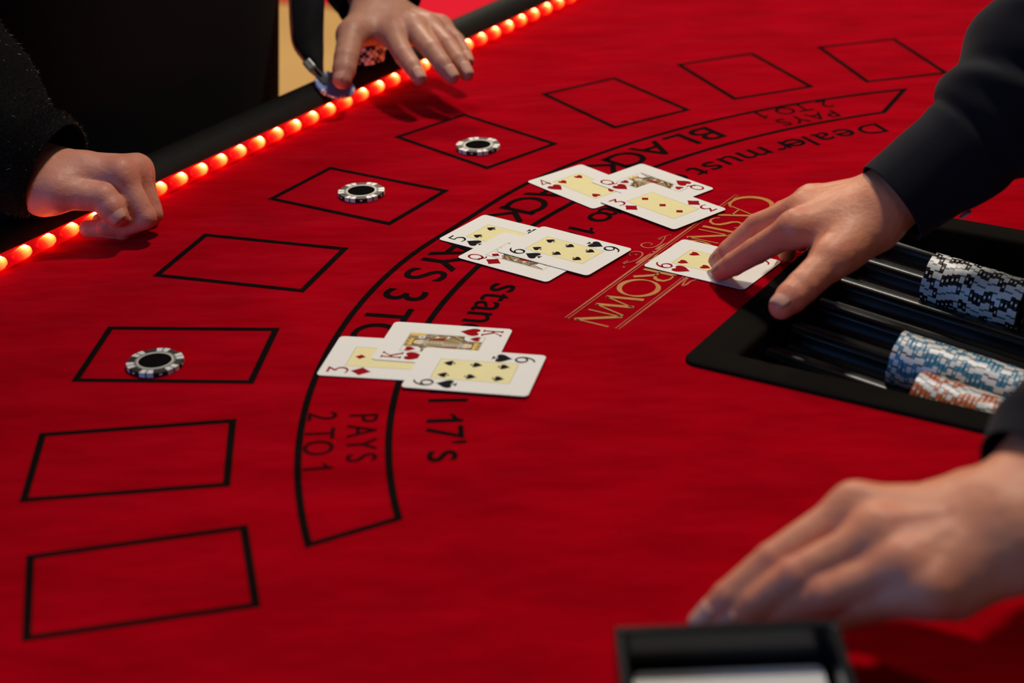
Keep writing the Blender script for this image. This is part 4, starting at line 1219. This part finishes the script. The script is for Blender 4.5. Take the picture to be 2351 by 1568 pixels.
# plush fibres on the sleeve
rs = np.random.RandomState(3)
P_, d_, fr_, rad_, L_ = infoA
nf = 26000; ii = rs.randint(0, len(P_)-14, nf); tt = rs.rand(nf)*2*math.pi
S = np.array([a for a, q in fr_]); Uu = np.array([q for a, q in fr_])
base = np.array([rad_[i]+wr_a(L_[i], np.array([t]))[0] for i, t in zip(ii, tt)])
jl = rs.rand(nf)[:, None]*(P_[np.minimum(ii+1, len(P_)-1)]-P_[ii])
nr = S[ii]*np.cos(tt)[:, None]*1.22+Uu[ii]*np.sin(tt)[:, None]
root_ = P_[ii]+jl+nr*base[:, None]
dirn = nr+rs.normal(0, .55, (nf, 3))-d_[ii]*.35; dirn /= np.linalg.norm(dirn, axis=1)[:, None]
ln = (.0016+.0030*rs.rand(nf))[:, None]
sd = np.cross(dirn, rs.normal(0, 1, (nf, 3))); sd /= np.linalg.norm(sd, axis=1)[:, None]
V = np.empty((nf*3, 3)); V[0::3] = root_-sd*.00016; V[1::3] = root_+sd*.00016; V[2::3] = root_+dirn*ln
F = np.arange(nf*3).reshape(-1, 3)
fur = mk('coat_fibres', V, F, M_FURA, PA, world=True); fur['kind'] = 'stuff'

# ---- right player: black jacket hanging open, left hand spread over the rail
PB = empty('person', (*rail(0.31, .25), -0.8))
tag(PB, 'person in a black zip jacket reaching one spread hand over the rail', 'person')
JB = dict(W=(-.1203, 1.783, .068), F=(-.135, 1.850, .112),
          thumb=[(-.1310, 1.7667, .066), (-.1455, 1.7250, .064), (-.1491, 1.6900, .052), (-.1525, 1.6690, .0370)],
          index=[(-.1057, 1.7309, .0620), (-.0933, 1.6898, .0520), (-.0846, 1.6704, .0460), (-.0785, 1.6580, .0390)],
          middle=[(-.0850, 1.7394, .0640), (-.0663, 1.6903, .0560), (-.0563, 1.6701, .0480), (-.0478, 1.6600, .0390)],
          ring=[(-.0705, 1.7540, .0610), (-.0515, 1.7076, .0550), (-.0407, 1.6826, .0470), (-.0336, 1.6690, .0380)],
          pinky=[(-.0595, 1.7734, .0550), (-.0440, 1.7500, .0470), (-.0375, 1.7360, .0400), (-.0330, 1.7212, .0340)])
V, F, fl, Jn, R, nd = build_hand(JB, (0, -.1, 1), PB, M_SKIN_B, scale=1.0, arm_r=(.026, .030))
nails_ = [nail(Jn[k], R[k], nd*.8+np.array([.2, -.5, .2]), 1.0) for k in NAMES4]
nails_.append(nail(Jn['thumb'], R['thumb'], (-.5, -.45, .5), 1.0, True))
finish_body(PB, [(V, F, fl)], M_SKIN_B, nails_)
def wr_b(x, th): return .003*np.sin(x*80+1.5*np.cos(th))+.003*bump1(x, .02, .01)
sv = []
v, f, infoB = sleeve('s', [(-.124, 1.805, .071), (-.134, 1.84, .105), (-.155, 1.885, .165), (-.21, 1.93, .26), (-.29, 1.90, .38), (-.33, 1.86, .45)],
                     [.043, .047, .052, .058, .068, .08], None, None, wrinkle=wr_b, n=60)
sv.append((v, f))
sv.append(torso_loft([sec(.335, .24, -.25, .21, .12), sec(.340, .23, -.05, .22, .12), sec(.352, .22, .15, .225, .12), sec(.33, .22, .34, .22, .11), sec(.30, .22, .44, .19, .09), sec(.30, .22, .49, .07, .06)]))
v, f = join(sv)
mk('jacket', v, f, M_COATB, PB, smooth=True, world=True)
v, f = torso_loft([sec(.35, .26, -.80, .15, .10), sec(.35, .26, -.5, .17, .11), sec(.35, .24, -.22, .215, .115)])
mk('trousers', v, f, M_TROUSER, PB, smooth=True, world=True)
# open front of the jacket hanging beside the hand, zip along its free edge
LE = [(-.2114, 1.84, .1377), (-.2093, 1.80, .1077), (-.2078, 1.775, .0877), (-.2065, 1.755, .0668), (-.2034, 1.74, .0512), (-.1928, 1.725, .0398), (-.1790, 1.713, .0280)]
RE = [(-.1717, 1.84, .1363), (-.1728, 1.80, .1063), (-.1737, 1.775, .0864), (-.1742, 1.755, .0656), (-.1749, 1.74, .0490), (-.1748, 1.727, .0380), (-.1738, 1.716, .0295)]
LE = [(-.250, 1.90, .30), (-.222, 1.87, .21)]+LE; RE = [(-.210, 1.91, .30), (-.182, 1.87, .21)]+RE
lc = catmull(LE, 40); rc = catmull(RE, 40); nj = 9
v = []; f = []
for side in (0, 1):
    for i in range(40):
        for j in range(nj):
            u = j/(nj-1); p = lc[i]*(1-u)+rc[i]*u
            bulge = .010*math.sin(math.pi*u)+.002*math.sin(i*.5+u*5)
            v.append(p+np.array([.25, -.85, .35])*(bulge-(.0035 if side else 0)))
for side in (0, 1):
    for i in range(39):
        for j in range(nj-1):
            a = side*40*nj+i*nj+j; q = (a, a+1, a+nj+1, a+nj); f.append(q if side == 0 else q[::-1])
k = 40*nj
for i in range(39):
    for j in (0, nj-1):
        a = i*nj+j; f.append((a, a+nj, a+nj+k, a+k))
for j in range(nj-1):
    for i in (0, 39):
        a = i*nj+j; f.append((a, a+1, a+1+k, a+k))
FRONT = mk('jacket_front', v, f, M_COATB, PB, smooth=True, world=True)
b = MB()
for i in range(0, 150):
    x = i/149*38.9; i0 = int(x); t = x-i0; p = lc[i0]*(1-t)+lc[min(i0+1, 39)]*t
    b.box(p[0]-.0016, p[0]+.0012, p[1]-.0016, p[1]+.0004, p[2]-.0004, p[2]+.0004)
z = b.build('zip_teeth', M_STEEL, FRONT, world=True); z['kind'] = 'stuff'
def slab(p, q, w, t, upv):
    p, q, upv = (np.array(x, float) for x in (p, q, upv)); d = nrm(q-p); s = nrm(np.cross(d, upv)); u = np.cross(s, d)
    vv = [a+s*sx*w/2+u*sz*t/2 for a in (p, q) for sx, sz in ((-1, -1), (1, -1), (1, 1), (-1, 1))]
    return vv, [(0, 3, 2, 1), (4, 5, 6, 7), (0, 1, 5, 4), (1, 2, 6, 5), (2, 3, 7, 6), (3, 0, 4, 7)]
UPV = (.2, -.8, .5)
SLD = mk('zip_slider', *slab((-.1915, 1.719, .0420), (-.1845, 1.713, .0350), .0085, .0045, UPV), M_STEEL, FRONT, world=True); bevel(SLD, .0012)
b = MB()
for s_ in (-1, 1):
    d = nrm(np.array([.0135, -.012, -.0085])); sv_ = nrm(np.cross(d, UPV))*.0036*s_
    vv, ff = slab(np.array((-.1850, 1.712, .0362))+sv_, np.array((-.1740, 1.7010, .0290))+sv_*.7, .0018, .0014, UPV); b.add(vv, ff)
vv, ff = slab((-.1752, 1.7022, .0298), (-.1700, 1.6975, .0265), .0070, .0014, UPV); b.add(vv, ff)
vv, ff = slab((-.1858, 1.7128, .0366), (-.1836, 1.7108, .0352), .0080, .0016, UPV); b.add(vv, ff)
mk('zip_pull', b.v, b.f, M_STEEL, SLD, world=True)
# chips by the right player's hand: a blue one under the thumb, a short black pile on the rail
pb = make_chip(M_CHIPBLUE2, M_CHIPBLUE, M_CHIPRING, full=False, ww=3.0)
pb.location = (-.1640, 1.7040, .0190); pb.rotation_euler = (.0, 0, 0.4)
pb.rotation_mode = 'QUATERNION'
pb.rotation_quaternion = Vector((0, 0, 1)).rotation_difference(Vector((.36, -.30, .95)))
tag(pb, 'blue chip pressed on the black rail by the right player\'s thumb', 'poker chip')
labs = ['lowest black chip of the short pile on the rail under the spread hand', 'second black chip from the bottom of the pile under the spread hand', 'third black chip from the bottom of the pile under the spread hand', 'fourth black chip from the bottom of the pile under the spread hand', 'topmost black chip of the pile under the spread hand']
for i in range(5):
    c = copy_tree(chipB); q = rail(.535, .042)
    c.location = (q[0]+rng.uniform(-.001, .001), q[1]+rng.uniform(-.001, .001), .0222+i*.0034); c.rotation_euler = (0, 0, rng.uniform(0, 6))
    tag(c, labs[i], 'poker chip', 'black chips piled on the rail')
